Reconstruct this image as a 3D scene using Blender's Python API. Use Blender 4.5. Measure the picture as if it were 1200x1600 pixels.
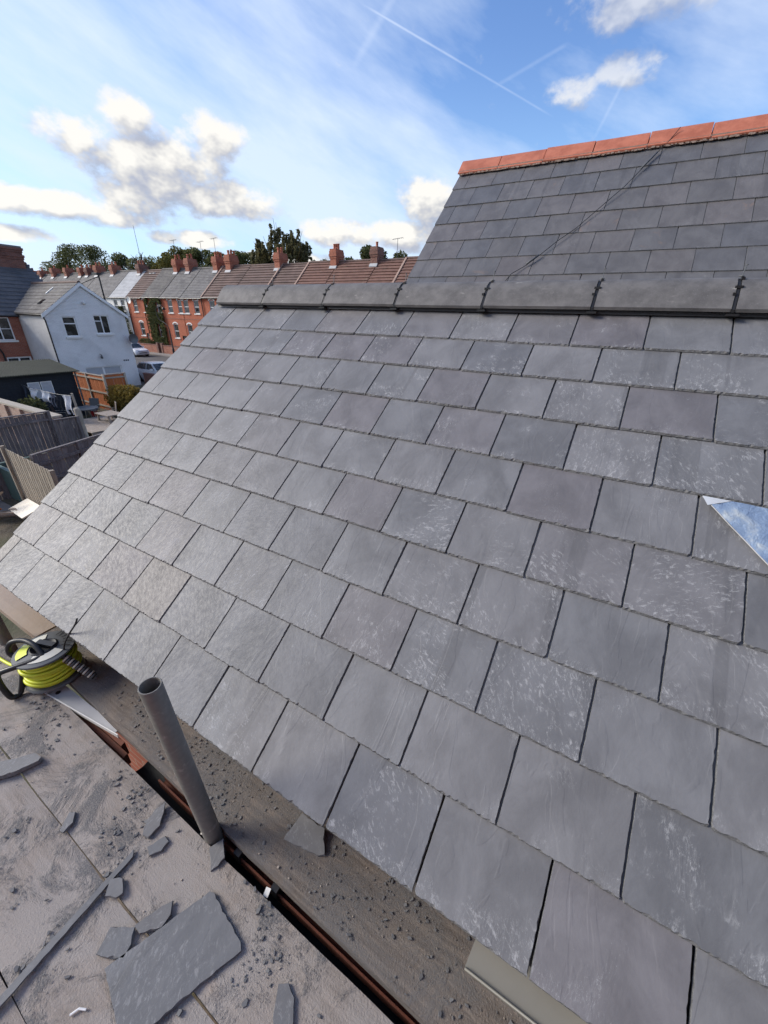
import bpy, math, random
from mathutils import Vector, Matrix, noise
R = math.radians
rng = random.Random(7)
scene = bpy.context.scene
for o in list(bpy.data.objects): bpy.data.objects.remove(o)
COL = scene.collection
EYE = 5.0                                   # height of the lens above the gardens

# ------------------------------------------------------------------ camera
cam_d = bpy.data.cameras.new('camera'); cam = bpy.data.objects.new('camera', cam_d); COL.objects.link(cam)
cam_d.sensor_fit = 'VERTICAL'; cam_d.sensor_height = 36.0; cam_d.lens = 36.0*601.94/1600
cam_d.clip_start = 0.02; cam_d.clip_end = 3000
cx_ = Vector((0.86673684, 0.49798756, 0.02785028)); cu_ = Vector((-0.24515997, 0.37673799, 0.89328891)); cf_ = Vector((-0.43435451, 0.78107418, -0.44861931))
cam.matrix_world = Matrix(((cx_.x, cu_.x, -cf_.x, 0), (cx_.y, cu_.y, -cf_.y, 0), (cx_.z, cu_.z, -cf_.z, EYE), (0, 0, 0, 1)))
scene.camera = cam
scene.cycles.adaptive_threshold = .02; scene.cycles.max_bounces = 5; scene.cycles.diffuse_bounces = 3; scene.cycles.glossy_bounces = 2; scene.cycles.caustics_reflective = False; scene.cycles.caustics_refractive = False
scene.render.resolution_x = 768; scene.render.resolution_y = 1024
scene.view_settings.view_transform = 'Standard'; scene.view_settings.look = 'None'
scene.view_settings.gamma = 1.0; scene.view_settings.exposure = 0.86; scene.view_settings.use_curve_mapping = False

# ------------------------------------------------------------------ node helper
class NT:
    def __init__(s, tree): s.t = tree; s.n = tree.nodes; s.l = tree.links
    def new(s, typ, **kw):
        n = s.n.new(typ)
        for k, v in kw.items(): setattr(n, k, v)
        return n
    def put(s, sock, v):
        if v is None: return
        if hasattr(v, 'is_output'): s.l.new(v, sock)
        else: sock.default_value = v
    def m(s, op, a, b=None, c=None, clamp=False):
        n = s.new('ShaderNodeMath', operation=op, use_clamp=clamp)
        for i, v in enumerate((a, b, c)): s.put(n.inputs[i], v)
        return n.outputs[0]
    def v(s, op, a, b=None):
        n = s.new('ShaderNodeVectorMath', operation=op); s.put(n.inputs[0], a); s.put(n.inputs[1], b)
        return n.outputs['Value'] if op in ('DOT_PRODUCT', 'LENGTH') else n.outputs[0]
    def comb(s, x, y, z):
        n = s.new('ShaderNodeCombineXYZ')
        for i, q in enumerate((x, y, z)): s.put(n.inputs[i], q)
        return n.outputs[0]
    def sep(s, v):
        n = s.new('ShaderNodeSeparateXYZ'); s.l.new(v, n.inputs[0]); return n.outputs
    def noise(s, vec, scale, detail=4, rough=.55, dist=0, out=0):
        n = s.new('ShaderNodeTexNoise'); s.put(n.inputs['Vector'], vec)
        n.inputs['Scale'].default_value = scale; n.inputs['Detail'].default_value = detail
        n.inputs['Roughness'].default_value = rough; n.inputs['Distortion'].default_value = dist
        return n.outputs[out]
    def ramp(s, f, lo, hi, a=0., b=1.):
        n = s.new('ShaderNodeMapRange', clamp=True, interpolation_type='SMOOTHSTEP'); s.put(n.inputs[0], f)
        for i, q in enumerate((lo, hi, a, b)): n.inputs[i+1].default_value = q
        return n.outputs[0]
    def mix(s, f, a, b, blend='MIX'):
        n = s.new('ShaderNodeMix', data_type='RGBA', blend_type=blend); s.put(n.inputs[0], f)
        for i, q in ((6, a), (7, b)):
            if isinstance(q, (tuple, list)) and len(q) == 3: q = (*q, 1)
            s.put(n.inputs[i], q)
        return n.outputs[2]
    def cramp(s, f, stops, mode='LINEAR'):
        n = s.new('ShaderNodeValToRGB'); s.put(n.inputs[0], f); cr = n.color_ramp; cr.interpolation = mode
        while len(cr.elements) < len(stops): cr.elements.new(.5)
        for e, (p, c) in zip(cr.elements, stops): e.position = p; e.color = (*c, 1)
        return n.outputs[0]
    def scale(s, vec, x, y, z):
        return s.v('MULTIPLY', vec, (x, y, z))

# ------------------------------------------------------------------ sky and sun
SUN_AZ, SUN_EL = R(-114), R(30)             # azimuth from +Y towards +X
sun_vec = Vector((math.sin(SUN_AZ)*math.cos(SUN_EL), math.cos(SUN_AZ)*math.cos(SUN_EL), math.sin(SUN_EL)))
world = bpy.data.worlds.new('World'); scene.world = world; world.use_nodes = True; world.cycles.sampling_method = 'MANUAL'; world.cycles.sample_map_resolution = 512
W = NT(world.node_tree); W.n.clear()
def sky_world():
    wo = W.new('ShaderNodeOutputWorld'); bg = W.new('ShaderNodeBackground')
    sky = W.new('ShaderNodeTexSky', sky_type='NISHITA', sun_disc=False)
    sky.sun_elevation = SUN_EL; sky.sun_rotation = SUN_AZ
    sky.air_density = 1.0; sky.dust_density = 1.0; sky.ozone_density = 1.6; sky.altitude = 60
    def n2d(T, vx, vy, scale, detail, rough):
        n = T.new('ShaderNodeTexNoise', noise_dimensions='2D'); T.l.new(T.comb(vx, vy, 0.), n.inputs['Vector'])
        n.inputs['Scale'].default_value = scale; n.inputs['Detail'].default_value = detail; n.inputs['Roughness'].default_value = rough
        return n.outputs[0]
    d = W.new('ShaderNodeTexCoord').outputs['Generated']
    x, y, z = W.sep(d)
    deg = 57.29578
    azd = W.m('MULTIPLY', W.m('ARCTAN2', x, y), deg); eld = W.m('MULTIPLY', W.m('ARCSINE', z), deg)
    base = W.mix(1.0, sky.outputs[0], (0.086, 0.104, 0.134), 'MULTIPLY')
    # ---- high thin cloud: a streaky sheet reaching out from the sun's side of the sky
    al_ = W.m('MULTIPLY_ADD', azd, .93, W.m('MULTIPLY', eld, -.36)); ac_ = W.m('MULTIPLY_ADD', azd, .36, W.m('MULTIPLY', eld, .93))
    n1 = n2d(W, W.m('MULTIPLY', al_, .034), W.m('MULTIPLY', ac_, .115), 1.0, 6, .58)
    tosun = W.v('DOT_PRODUCT', d, tuple(Vector((sun_vec.x, sun_vec.y, 0)).normalized()))
    edge = W.m('SUBTRACT', eld, W.m('MULTIPLY_ADD', tosun, 22.7, 18.5))
    veil = W.ramp(edge, 7., -7.)
    cir = W.m('MULTIPLY_ADD', veil, .62, W.m('MULTIPLY', W.m('SUBTRACT', n1, .47), 2.3), clamp=True)
    haze = W.m('MULTIPLY', W.ramp(eld, 26., -4.), .72)
    c1 = W.mix(haze, base, (.32, .50, .64))
    c2 = W.mix(W.m('MULTIPLY', cir, .80), c1, (.48, .55, .665))
    # ---- cumulus: one density function, sampled here and a little towards the sun
    def make_density(name, detail):
        g = bpy.data.node_groups.new(name, 'ShaderNodeTree')
        g.interface.new_socket('A', in_out='INPUT', socket_type='NodeSocketFloat'); g.interface.new_socket('E', in_out='INPUT', socket_type='NodeSocketFloat')
        g.interface.new_socket('D', in_out='OUTPUT', socket_type='NodeSocketFloat'); g.interface.new_socket('M', in_out='OUTPUT', socket_type='NodeSocketFloat')
        G = NT(g); gi = G.new('NodeGroupInput'); go = G.new('NodeGroupOutput')
        A, E = gi.outputs[0], gi.outputs[1]
        m = None
        for (ba, be, ra, re, op) in CUMULUS:
            da = G.m('MULTIPLY_ADD', A, 1/ra, -ba/ra); de = G.m('MULTIPLY_ADD', E, 1/re, -be/re)
            v = G.m('SUBTRACT', op, G.m('MULTIPLY_ADD', da, da, G.m('MULTIPLY', de, de)))
            m = v if m is None else G.m('MAXIMUM', m, v)
        # the rest of the sky, beyond these clouds, carries the same kind of scattered cumulus
        far = n2d(G, G.m('MULTIPLY', A, .055), G.m('MULTIPLY', E, .13), 1.0, 1, .4)
        rest = G.m('SUBTRACT', G.m('MULTIPLY', G.ramp(far, .44, .68), G.ramp(G.m('ABSOLUTE', G.m('ADD', A, 32.)), 46., 60.)), .35)
        m = G.m('MULTIPLY', G.m('MAXIMUM', G.m('MAXIMUM', m, G.m('MULTIPLY', rest, 1.5)), -2.2), 1.0)
        f = n2d(G, G.m('MULTIPLY', A, .30), G.m('MULTIPLY', E, .46), 1.0, detail, .60)
        dens = G.m('ADD', G.m('MULTIPLY', m, .95), G.m('MULTIPLY', G.m('SUBTRACT', f, .48), 2.1))
        G.l.new(dens, go.inputs[0]); G.l.new(m, go.inputs[1]); return g
    def density(g, a_, e_):
        n = W.new('ShaderNodeGroup'); n.node_tree = g; W.put(n.inputs[0], a_); W.put(n.inputs[1], e_); return n.outputs
    d0, m0 = density(make_density('cumulus_fine', 7), azd, eld)
    soft = make_density('cumulus_soft', 3)
    fs = n2d(W, W.m('MULTIPLY', azd, .30), W.m('MULTIPLY', eld, .46), 1.0, 3, .60)
    ds = W.m('ADD', W.m('MULTIPLY', m0, .95), W.m('MULTIPLY', W.m('SUBTRACT', fs, .48), 2.1)); d1 = density(soft, W.m('SUBTRACT', azd, 1.0), W.m('ADD', eld, 1.7))[0]
    alpha = W.ramp(d0, -.12, .72)
    lit = W.m('ADD', .54, W.m('MULTIPLY_ADD', W.m('SUBTRACT', ds, d1), .62, W.m('MULTIPLY', W.m('SUBTRACT', d0, ds), .32)), clamp=True)
    ccol = W.cramp(lit, [(0., (.22, .24, .295)), (.35, (.29, .305, .36)), (.6, (.41, .405, .405)), (.85, (.545, .53, .50)), (1., (.60, .58, .54))])
    c3 = W.mix(W.m('MULTIPLY', alpha, W.ramp(eld, 17., 22., .94, .55)), c2, ccol)
    # ---- contrails: thin great-circle streaks
    wob = W.ramp(n1, .25, .6)
    def trail(A0, E0, A1, E1, wdt, op):
        def dv(a_, e_): return Vector((math.sin(R(a_))*math.cos(R(e_)), math.cos(R(a_))*math.cos(R(e_)), math.sin(R(e_))))
        p, q = dv(A0, E0), dv(A1, E1); nrm = p.cross(q).normalized(); mid = (p+q).normalized(); half = p.angle(q)/2
        al = W.ramp(W.m('ABSOLUTE', W.v('DOT_PRODUCT', d, tuple(nrm))), R(wdt), 0.0)
        ends = W.ramp(W.v('DOT_PRODUCT', d, tuple(mid)), math.cos(half*1.06), math.cos(half*.8))
        return W.m('MULTIPLY', W.m('MULTIPLY', al, ends), W.m('MULTIPLY', wob, op))
    tr = None
    for q in ((-32.6, 26.0, -12.7, 18.8, .13, .36), (-29.5, 26.8, -33.8, 22.3, .5, .14), (-12.2, 23.3, -19, 21, .25, .15), (-6.2, 20.9, -8.0, 16.8, .25, .12)):
        v = trail(*q); tr = v if tr is None else W.m('MAXIMUM', tr, v)
    c4 = W.mix(tr, c3, (.56, .62, .72))
    W.l.new(c4, bg.inputs[0]); bg.inputs[1].default_value = .95
    W.l.new(bg.outputs[0], wo.inputs[0])
CIR = (3.1, 7.7, 1.5)
#          azimuth, elevation, half width, half height, strength
CUMULUS = [(-55.0, 13.0, 7.4, 3.4, 1.0), (-56.6, 16.6, 2.6, 2.2, .9), (-61.8, 14.4, 3.4, 1.5, .9), (-48.8, 16.2, 4.2, 2.0, .85), (-48.6, 11.3, 6.8, 1.9, 1.0), (-63.0, 8.9, 9.5, 1.3, 1.0), (-57.5, 10.2, 4.5, 2.2, .9),
           (-69, 6.3, 4.2, .85, .9), (-52.1, 7.4, 4.6, .95, .95), (-35, 9.0, 6.5, 1.5, .85), (-25.2, 12.4, 3.8, 2.4, 1.0), (-27, 9.0, 6.5, 1.8, .9), (-42, 6.2, 12., .8, .6), (-6.2, 25.2, 8.0, 2.3, .75), (-6.0, 21.2, 3.4, 1.5, .70), (-10.9, 20.0, 3.2, 1.6, .55)]
sky_world()
sun_d = bpy.data.lights.new('sun', 'SUN'); sun = bpy.data.objects.new('sun', sun_d); COL.objects.link(sun)
sun_d.energy = 2.4; sun_d.angle = R(24); sun_d.color = (1.0, .93, .82)
sun.rotation_euler = (-sun_vec).to_track_quat('-Z', 'Y').to_euler()

# ------------------------------------------------------------------ materials
def material(name, fn):
    m = bpy.data.materials.new(name); m.use_nodes = True; t = NT(m.node_tree)
    b = m.node_tree.nodes['Principled BSDF']; fn(t, b); return m
def objco(t, rand=True):
    c = t.new('ShaderNodeTexCoord').outputs['Object']
    if rand:
        r = t.new('ShaderNodeObjectInfo').outputs['Random']
        c = t.v('ADD', c, t.comb(t.m('MULTIPLY', r, 31.), t.m('MULTIPLY', r, 57.), t.m('MULTIPLY', r, 13.)))
    return c
def bump(t, b, h, dist, strength=1., prev=None):
    n = t.new('ShaderNodeBump'); n.inputs['Strength'].default_value = strength; n.inputs['Distance'].default_value = dist
    t.l.new(h, n.inputs['Height'])
    if prev is not None: t.l.new(prev, n.inputs['Normal'])
    t.l.new(n.outputs[0], b.inputs['Normal']); return n.outputs[0]
def P(b, **kw):
    for k, v in kw.items():
        s = b.inputs[k.replace('_', ' ')]
        if hasattr(v, 'is_output'): b.id_data.links.new(v, s)
        else: s.default_value = (*v, 1) if isinstance(v, tuple) and len(v) == 3 else v
MAT = {}
def plain(name, col, rough=.6, metal=0., var=.25, nscale=8., bumpd=0., spec=.4):
    def f(t, b):
        c = objco(t); n = t.noise(c, nscale, 5, .6)
        P(b, Base_Color=t.mix(n, tuple(x*(1-var) for x in col), tuple(min(1, x*(1+var)) for x in col)), Metallic=metal,
          Roughness=t.ramp(n, .2, .8, max(.05, rough-.1), min(1, rough+.1)))
        b.inputs['Specular IOR Level'].default_value = spec
        if bumpd: bump(t, b, t.noise(c, nscale*6, 4, .6), bumpd)
    MAT[name] = material(name, f)
def slate_mat(name, c_lo, c_hi, tints, scuff, relief, rough, stain=0.):
    def f(t, b):
        rnd = t.new('ShaderNodeObjectInfo').outputs['Random']
        c = objco(t)
        r2 = t.m('FRACT', t.m('MULTIPLY', rnd, 17.31)); r3 = t.m('FRACT', t.m('MULTIPLY', rnd, 91.7))
        big = t.noise(t.scale(c, 1, .7, 1), 7., 5, .62, .5)
        col = t.mix(t.ramp(big, .28, .70), c_lo, c_hi)
        col = t.mix(1., col, t.cramp(rnd, tints, 'LINEAR'), 'MULTIPLY')
        # split bands running up the slate
        band = t.noise(t.comb(t.m('MULTIPLY', t.sep(c)[0], 1.), 0., r2), 13., 1, .4)
        bandm = t.m('MULTIPLY', t.ramp(band, .60, .63), t.m('GREATER_THAN', r3, .72))
        col = t.mix(t.m('MULTIPLY', bandm, .35), col, tuple(x*.72 for x in c_lo))
        # chalky scuffs: dry smears in one direction per slate, with finer flecks inside them
        ang = t.m('MULTIPLY', t.m('SUBTRACT', r2, .5), 2.6); ca, sa = t.m('COSINE', ang), t.m('SINE', ang); cx, cy, cz = t.sep(c)
        rx = t.m('SUBTRACT', t.m('MULTIPLY', cx, ca), t.m('MULTIPLY', cy, sa)); ry = t.m('ADD', t.m('MULTIPLY', cx, sa), t.m('MULTIPLY', cy, ca))
        sm = t.comb(rx, t.m('MULTIPLY', ry, .42), cz)
        s1 = t.noise(sm, 105., 8, .78, .5)
        s2 = t.noise(c, 7.5, 4, .6, .4)
        ry_ = t.sep(t.new('ShaderNodeTexCoord').outputs['Object'])[1]
        s2 = t.m('ADD', s2, t.ramp(ry_, .055, .0, -.035, .10))
        mk = t.m('MULTIPLY', t.ramp(s1, .52, .62), t.ramp(t.m('ADD', s2, t.m('MULTIPLY', t.m('SUBTRACT', r3, .5), .26)), .48, .68))
        col = t.mix(t.m('MULTIPLY', mk, scuff), col, (.42, .42, .43))
        sp = t.m('MULTIPLY', t.ramp(t.noise(c, 150., 3, .6), .68, .74), t.ramp(s2, .42, .58))
        col = t.mix(t.m('MULTIPLY', sp, .45*scuff), col, (.55, .56, .57))
        scr = t.noise(t.scale(c, 3.2, .5, 1), 26., 3, .5, 3.0)
        scrm = t.m('MULTIPLY', t.ramp(t.m('ABSOLUTE', t.m('SUBTRACT', scr, .5)), .012, .003), t.ramp(s2, .5, .62))
        col = t.mix(t.m('MULTIPLY', scrm, .55*scuff), col, (.5, .51, .52))
        dk = t.ramp(t.noise(t.scale(c, 1, 1, 1), 11., 4, .6, .8), .68, .80)
        col = t.mix(t.m('MULTIPLY', dk, .35), col, tuple(x*.6 for x in c_lo))
        if stain:
            st = t.m('MULTIPLY', t.ramp(t.noise(c, 6., 4, .6, 1.), .60, .74), t.m('GREATER_THAN', r2, .72))
            col = t.mix(t.m('MULTIPLY', st, stain), col, (.22, .15, .11))
        P(b, Base_Color=col, Roughness=t.ramp(s1, .35, .7, rough-.08, rough+.12))
        b.inputs['Specular IOR Level'].default_value = .45
        cl = t.noise(t.scale(c, 1.15, .7, 1), 15., 7, .62, .6)
        rid = t.m('MULTIPLY', t.ramp(t.noise(t.scale(c, 1., .35, 1), 9., 3, .5, 1.5), .52, .56), 1.0)
        n1 = bump(t, b, t.m('ADD', cl, t.m('MULTIPLY', rid, .22)), relief, .9)
        bump(t, b, t.noise(c, 140., 4, .65), relief*.16, .8, n1)
    MAT[name] = material(name, f)
T_LOW = [(0., (.86, .88, .91)), (.2, (1.05, 1.06, 1.06)), (.4, (.92, .94, .96)), (.6, (1.12, 1.12, 1.12)), (.78, (1.0, 1.0, 1.0)), (.88, (.93, .88, .90)), (.96, (.98, .95, .97)), (1., (1.05, .98, .90))]
slate_mat('slate', (.120, .119, .126), (.182, .181, .190), T_LOW, .56, .0014, .60)
slate_mat('slate_upper', (.100, .094, .093), (.142, .135, .133), [(0., (.9, .94, 1.)), (.5, (1., 1., 1.)), (1., (1.1, 1.06, 1.06))], .16, .0016, .44, .55)
slate_mat('slate_debris', (.120, .120, .125), (.165, .165, .170), [(0., (.95, .97, 1.)), (1., (1.05, 1.03, 1.02))], .30, .0011, .6)
plain('slate_edge', (.17, .17, .174), .85, var=.95, nscale=140., bumpd=.0015)
def conc(t, b):
    c = objco(t); n = t.noise(c, 14., 6, .65); g = t.noise(c, 320., 3, .7)
    col = t.mix(t.ramp(n, .3, .7), (.090, .086, .087), (.155, .148, .147))
    px_, py_, pz_ = t.sep(t.new('ShaderNodeTexCoord').outputs['Object'])
    eff = t.m('MULTIPLY', t.ramp(t.noise(t.scale(c, .4, 1, 1), 22., 6, .7, .6), .62, .72), .5)
    col = t.mix(eff, col, (.42, .40, .38))
    col = t.mix(t.ramp(g, .6, .75), col, (.27, .26, .26))
    P(b, Base_Color=col, Roughness=.72); bump(t, b, g, .0012, .8)
MAT['ridge_concrete'] = material('ridge_concrete', conc)
def terra(t, b):
    c = objco(t); n = t.noise(c, 9., 6, .6)
    col = t.mix(t.ramp(n, .3, .7), (.36, .105, .056), (.50, .165, .095))
    col = t.mix(t.m('MULTIPLY', t.ramp(t.noise(c, 26., 5, .7), .62, .75), .4), col, (.30, .12, .08))
    P(b, Base_Color=col, Roughness=.62); bump(t, b, t.noise(c, 90., 4, .6), .0012)
MAT['terracotta'] = material('terracotta', terra)
plain('plastic_black', (.018, .018, .02), .42); plain('rubber', (.025, .025, .027), .7)
plain('vent_grey', (.055, .055, .058), .6); plain('plastic_grey', (.10, .105, .11), .4)
plain('mortar', (.30, .22, .18), .9, var=.6, nscale=60., bumpd=.004)
def deckm(t, b):
    c = objco(t); cw = t.scale(c, .6, 9., 9.)
    gr = t.noise(cw, 9., 6, .6, .6); bl = t.noise(c, 3.2, 5, .6, .3)
    col = t.mix(t.ramp(gr, .3, .72), (.25, .215, .19), (.34, .295, .265))
    dust = t.ramp(t.noise(c, 4.5, 7, .68, .5), .38, .60)
    col = t.mix(t.m('MULTIPLY', dust, .9), col, (.325, .295, .276))
    grit = t.ramp(t.noise(c, 5.0, 7, .76, .6), .47, .60)
    spk = t.noise(c, 230., 3, .75)
    col = t.mix(t.m('MULTIPLY', grit, t.ramp(spk, .38, .56, .45, 1.)), col, (.125, .124, .128))
    col = t.mix(t.m('MULTIPLY', t.ramp(spk, .66, .74), .5), col, (.55, .50, .46))
    warm = t.ramp(bl, .58, .76)
    col = t.mix(t.m('MULTIPLY', warm, .5), col, (.50, .37, .28))
    P(b, Base_Color=col, Roughness=.86); b.inputs['Specular IOR Level'].default_value = .25
    n1 = bump(t, b, t.m('ADD', t.m('MULTIPLY', gr, .35), t.m('MULTIPLY', grit, .8)), .0022)
    bump(t, b, spk, .0022, 1., n1)
MAT['deck_wood'] = material('deck_wood', deckm)
def inner(t, b):
    c = objco(t)
    gr = t.noise(t.scale(c, .7, 8., 8.), 9., 6, .6, .6)
    col = t.mix(t.ramp(gr, .3, .7), (.14, .118, .104), (.25, .21, .18))
    gt = t.noise(c, 260., 3, .8); big = t.noise(c, 5., 6, .7, .6)
    col = t.mix(t.m('MULTIPLY', t.ramp(big, .38, .58), t.ramp(gt, .36, .56, .25, .95)), col, (.15, .145, .145))
    col = t.mix(t.m('MULTIPLY', t.ramp(gt, .64, .72), .6), col, (.48, .40, .34))
    P(b, Base_Color=col, Roughness=.9); b.inputs['Specular IOR Level'].default_value = .2
    n1 = bump(t, b, big, .006); bump(t, b, gt, .003, 1., n1)
MAT['gritty_wood'] = material('gritty_wood', inner)
plain('chip', (.15, .15, .155), .8, var=.45, nscale=60.); plain('chip_pale', (.36, .31, .27), .8, var=.4, nscale=3.)
def galv(t, b):
    c = objco(t); n = t.noise(c, 11., 5, .6); v = t.new('ShaderNodeTexVoronoi'); v.inputs['Scale'].default_value = 70; t.l.new(c, v.inputs['Vector'])
    col = t.mix(n, (.16, .152, .140), (.29, .275, .25)); col = t.mix(t.m('MULTIPLY', t.ramp(t.noise(c, 30., 5, .7), .58, .7), .6), col, (.42, .40, .36))
    col = t.mix(t.m('MULTIPLY', v.outputs['Distance'], .3), col, (.09, .09, .085))
    P(b, Base_Color=col, Metallic=.35, Roughness=t.ramp(n, .2, .8, .42, .62)); bump(t, b, t.noise(c, 60., 4, .6), .0006)
MAT['galvanised'] = material('galvanised', galv)
plain('rust', (.13, .042, .024), .8, var=.55, nscale=40., bumpd=.0015)
plain('tray_grey', (.20, .19, .165), .45, var=.12)
def lead_sky_tint(t, b):
    c = objco(t); n = t.noise(c, 13., 6, .62, .5)
    P(b, Base_Color=t.cramp(n, [(.3, (.15, .22, .36)), (.52, (.24, .32, .45)), (.62, (.40, .45, .50)), (.75, (.46, .46, .43))]), Metallic=.15, Roughness=t.ramp(n, .3, .7, .42, .62))  # blue and pale patches paint sky and cloud reflections into the colour
    bump(t, b, t.noise(c, 42., 5, .6, .4), .006)
MAT['lead'] = material('lead', lead_sky_tint)
plain('apron_grey', (.40, .40, .41), .6); plain('lead_edge', (.62, .64, .66), .45, metal=.3)
plain('steel', (.52, .52, .52), .32, metal=.9, var=.15)
plain('cable_lime', (.62, .68, .045), .45, var=.12); plain('reel_yellow', (.72, .78, .10), .4, var=.1); plain('reel_white', (.66, .64, .55), .4, var=.1)
plain('white_paint', (.76, .75, .72), .5, var=.06); plain('white_upvc', (.82, .82, .82), .35, var=.04)
plain('timber_dark', (.06, .05, .045), .8); plain('timber_tan', (.34, .27, .215), .8, var=.25, bumpd=.001)
def brickmat(name, c1, c2, mort, sc=1., dirt=.25):
    def f(t, b):
        tc = t.new('ShaderNodeTexCoord').outputs['Object']; x, y, z = t.sep(tc)
        v = t.comb(t.m('ADD', x, y), z, 0.)
        br = t.new('ShaderNodeTexBrick'); t.l.new(v, br.inputs['Vector'])
        br.inputs['Scale'].default_value = sc; br.inputs['Brick Width'].default_value = .225; br.inputs['Row Height'].default_value = .075
        br.inputs['Mortar Size'].default_value = .006; br.inputs['Color1'].default_value = (*c1, 1); br.inputs['Color2'].default_value = (*c2, 1); br.inputs['Mortar'].default_value = (*mort, 1)
        n = t.noise(tc, 1.2, 6, .65); col = t.mix(t.m('MULTIPLY', t.ramp(n, .45, .75), dirt), br.outputs[0], tuple(q*.45 for q in c1))
        P(b, Base_Color=col, Roughness=.85); bump(t, b, t.m('SUBTRACT', 1., br.outputs['Fac']), .006)
    MAT[name] = material(name, f)
brickmat('brick_orange', (.42, .095, .042), (.49, .125, .058), (.36, .17, .11))
brickmat('brick_red', (.30, .085, .05), (.38, .12, .07), (.33, .25, .20), dirt=.4)
brickmat('brick_stack', (.36, .105, .06), (.42, .13, .075), (.30, .18, .13), dirt=.5)
brickmat('brick_dark', (.17, .07, .055), (.25, .10, .07), (.20, .17, .15), dirt=.6)
brickmat('brick_pale', (.36, .22, .17), (.42, .27, .21), (.36, .32, .28), dirt=.4)
def wpaint(name, col, peel):
    def f(t, b):
        tc = t.new('ShaderNodeTexCoord').outputs['Object']; x, y, z = t.sep(tc)
        br = t.new('ShaderNodeTexBrick'); t.l.new(t.comb(t.m('ADD', x, y), z, 0.), br.inputs['Vector'])
        br.inputs['Scale'].default_value = 1.; br.inputs['Brick Width'].default_value = .225; br.inputs['Row Height'].default_value = .075; br.inputs['Mortar Size'].default_value = .008
        n = t.noise(tc, .8, 6, .65)
        c = t.mix(t.ramp(n, .35, .75), col, tuple(q*.80 for q in col)); c = t.mix(t.m('MULTIPLY', br.outputs['Fac'], .30), c, tuple(q*.6 for q in col))
        pl = t.ramp(t.noise(t.scale(tc, 1, 1, 2.2), 3.2, 6, .7, .5), .66, .70)
        c = t.mix(t.m('MULTIPLY', pl, peel), c, (.30, .27, .26))
        P(b, Base_Color=c, Roughness=.6); bump(t, b, t.m('SUBTRACT', 1., br.outputs['Fac']), .02)
    MAT[name] = material(name, f)
wpaint('white_brick', (.92, .92, .92), .75); wpaint('white_render', (.84, .81, .78), .8)
def roofm(name, a, b_, var, moss=0.):
    def f(t, b):
        c = objco(t); n = t.noise(c, .9, 7, .7, .3); w = t.noise(t.scale(c, 1., 2., 2.), 2.6, 5, .75)
        col = t.mix(t.ramp(n, .3, .7), a, b_); col = t.mix(t.m('MULTIPLY', t.ramp(w, .5, .72), var), col, tuple(min(1., q*1.7) for q in b_))
        if moss: col = t.mix(t.m('MULTIPLY', t.ramp(t.noise(c, 2.3, 6, .7), .58, .7), moss), col, (.30, .29, .20))
        P(b, Base_Color=col, Roughness=.8); bump(t, b, t.noise(c, 9., 4, .6), .02)
    MAT[name] = material(name, f)
roofm('roof_slate_grey', (.10, .094, .095), (.19, .178, .172), .55, .35); roofm('roof_slate_pale', (.36, .36, .37), (.47, .47, .48), .2)
roofm('roof_brown_tile', (.10, .066, .056), (.165, .105, .088), .4, .2); roofm('roof_red_tile', (.125, .064, .048), (.19, .098, .074), .4, .3)
roofm('roof_slate_mossy', (.075, .068, .068), (.155, .142, .132), .55, .55); roofm('roof_slate_dark', (.055, .058, .066), (.10, .10, .11), .25)
roofm('felt_green', (.022, .026, .016), (.036, .040, .026), .1)
def glassm(t, b):
    c = objco(t); P(b, Base_Color=t.mix(t.ramp(t.noise(c, 2.2, 3, .5), .45, .6), (.012, .014, .017), (.06, .06, .06)), Roughness=.06)
    b.inputs['Specular IOR Level'].default_value = .6
MAT['window_glass'] = material('window_glass', glassm)
plain('curtain_grey', (.42, .43, .46), .5, var=.2, nscale=12.)
plain('asphalt', (.095, .088, .086), .9, var=.3, nscale=.6, bumpd=.004); plain('pavement', (.24, .215, .20), .9, var=.2, nscale=.9)
def groundm(t, b):
    c = t.new('ShaderNodeTexCoord').outputs['Object']; n = t.noise(c, .35, 7, .65); n2 = t.noise(c, 3., 6, .7)
    col = t.mix(t.ramp(n, .4, .62), (.055, .06, .026), (.13, .105, .075)); col = t.mix(t.ramp(n2, .5, .7), col, (.085, .085, .04))
    P(b, Base_Color=col, Roughness=.95); bump(t, b, n2, .05)
MAT['soil_grass'] = material('soil_grass', groundm)
def woodm(name, a, b_, streak=.6):
    def f(t, b):
        c = objco(t); g = t.noise(t.scale(c, 14., 14., 1.1), 2.4, 6, .65, .4); n = t.noise(c, 1.6, 4, .6)
        col = t.mix(t.ramp(g, .3, .7), a, b_); col = t.mix(t.m('MULTIPLY', t.ramp(n, .5, .75), streak), col, tuple(min(1., q*1.5) for q in b_))
        P(b, Base_Color=col, Roughness=.85); bump(t, b, g, .003)
    MAT[name] = material(name, f)
woodm('fence_grey', (.095, .080, .082), (.19, .165, .165)); woodm('fence_tan', (.20, .165, .13), (.33, .28, .22)); woodm('fence_orange', (.36, .10, .028), (.48, .155, .05), .25)
woodm('wood_weathered', (.24, .19, .15), (.36, .30, .25)); woodm('post_pale', (.30, .26, .21), (.42, .37, .31)); woodm('shed_black', (.010, .014, .020), (.018, .022, .030), .2)
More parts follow.
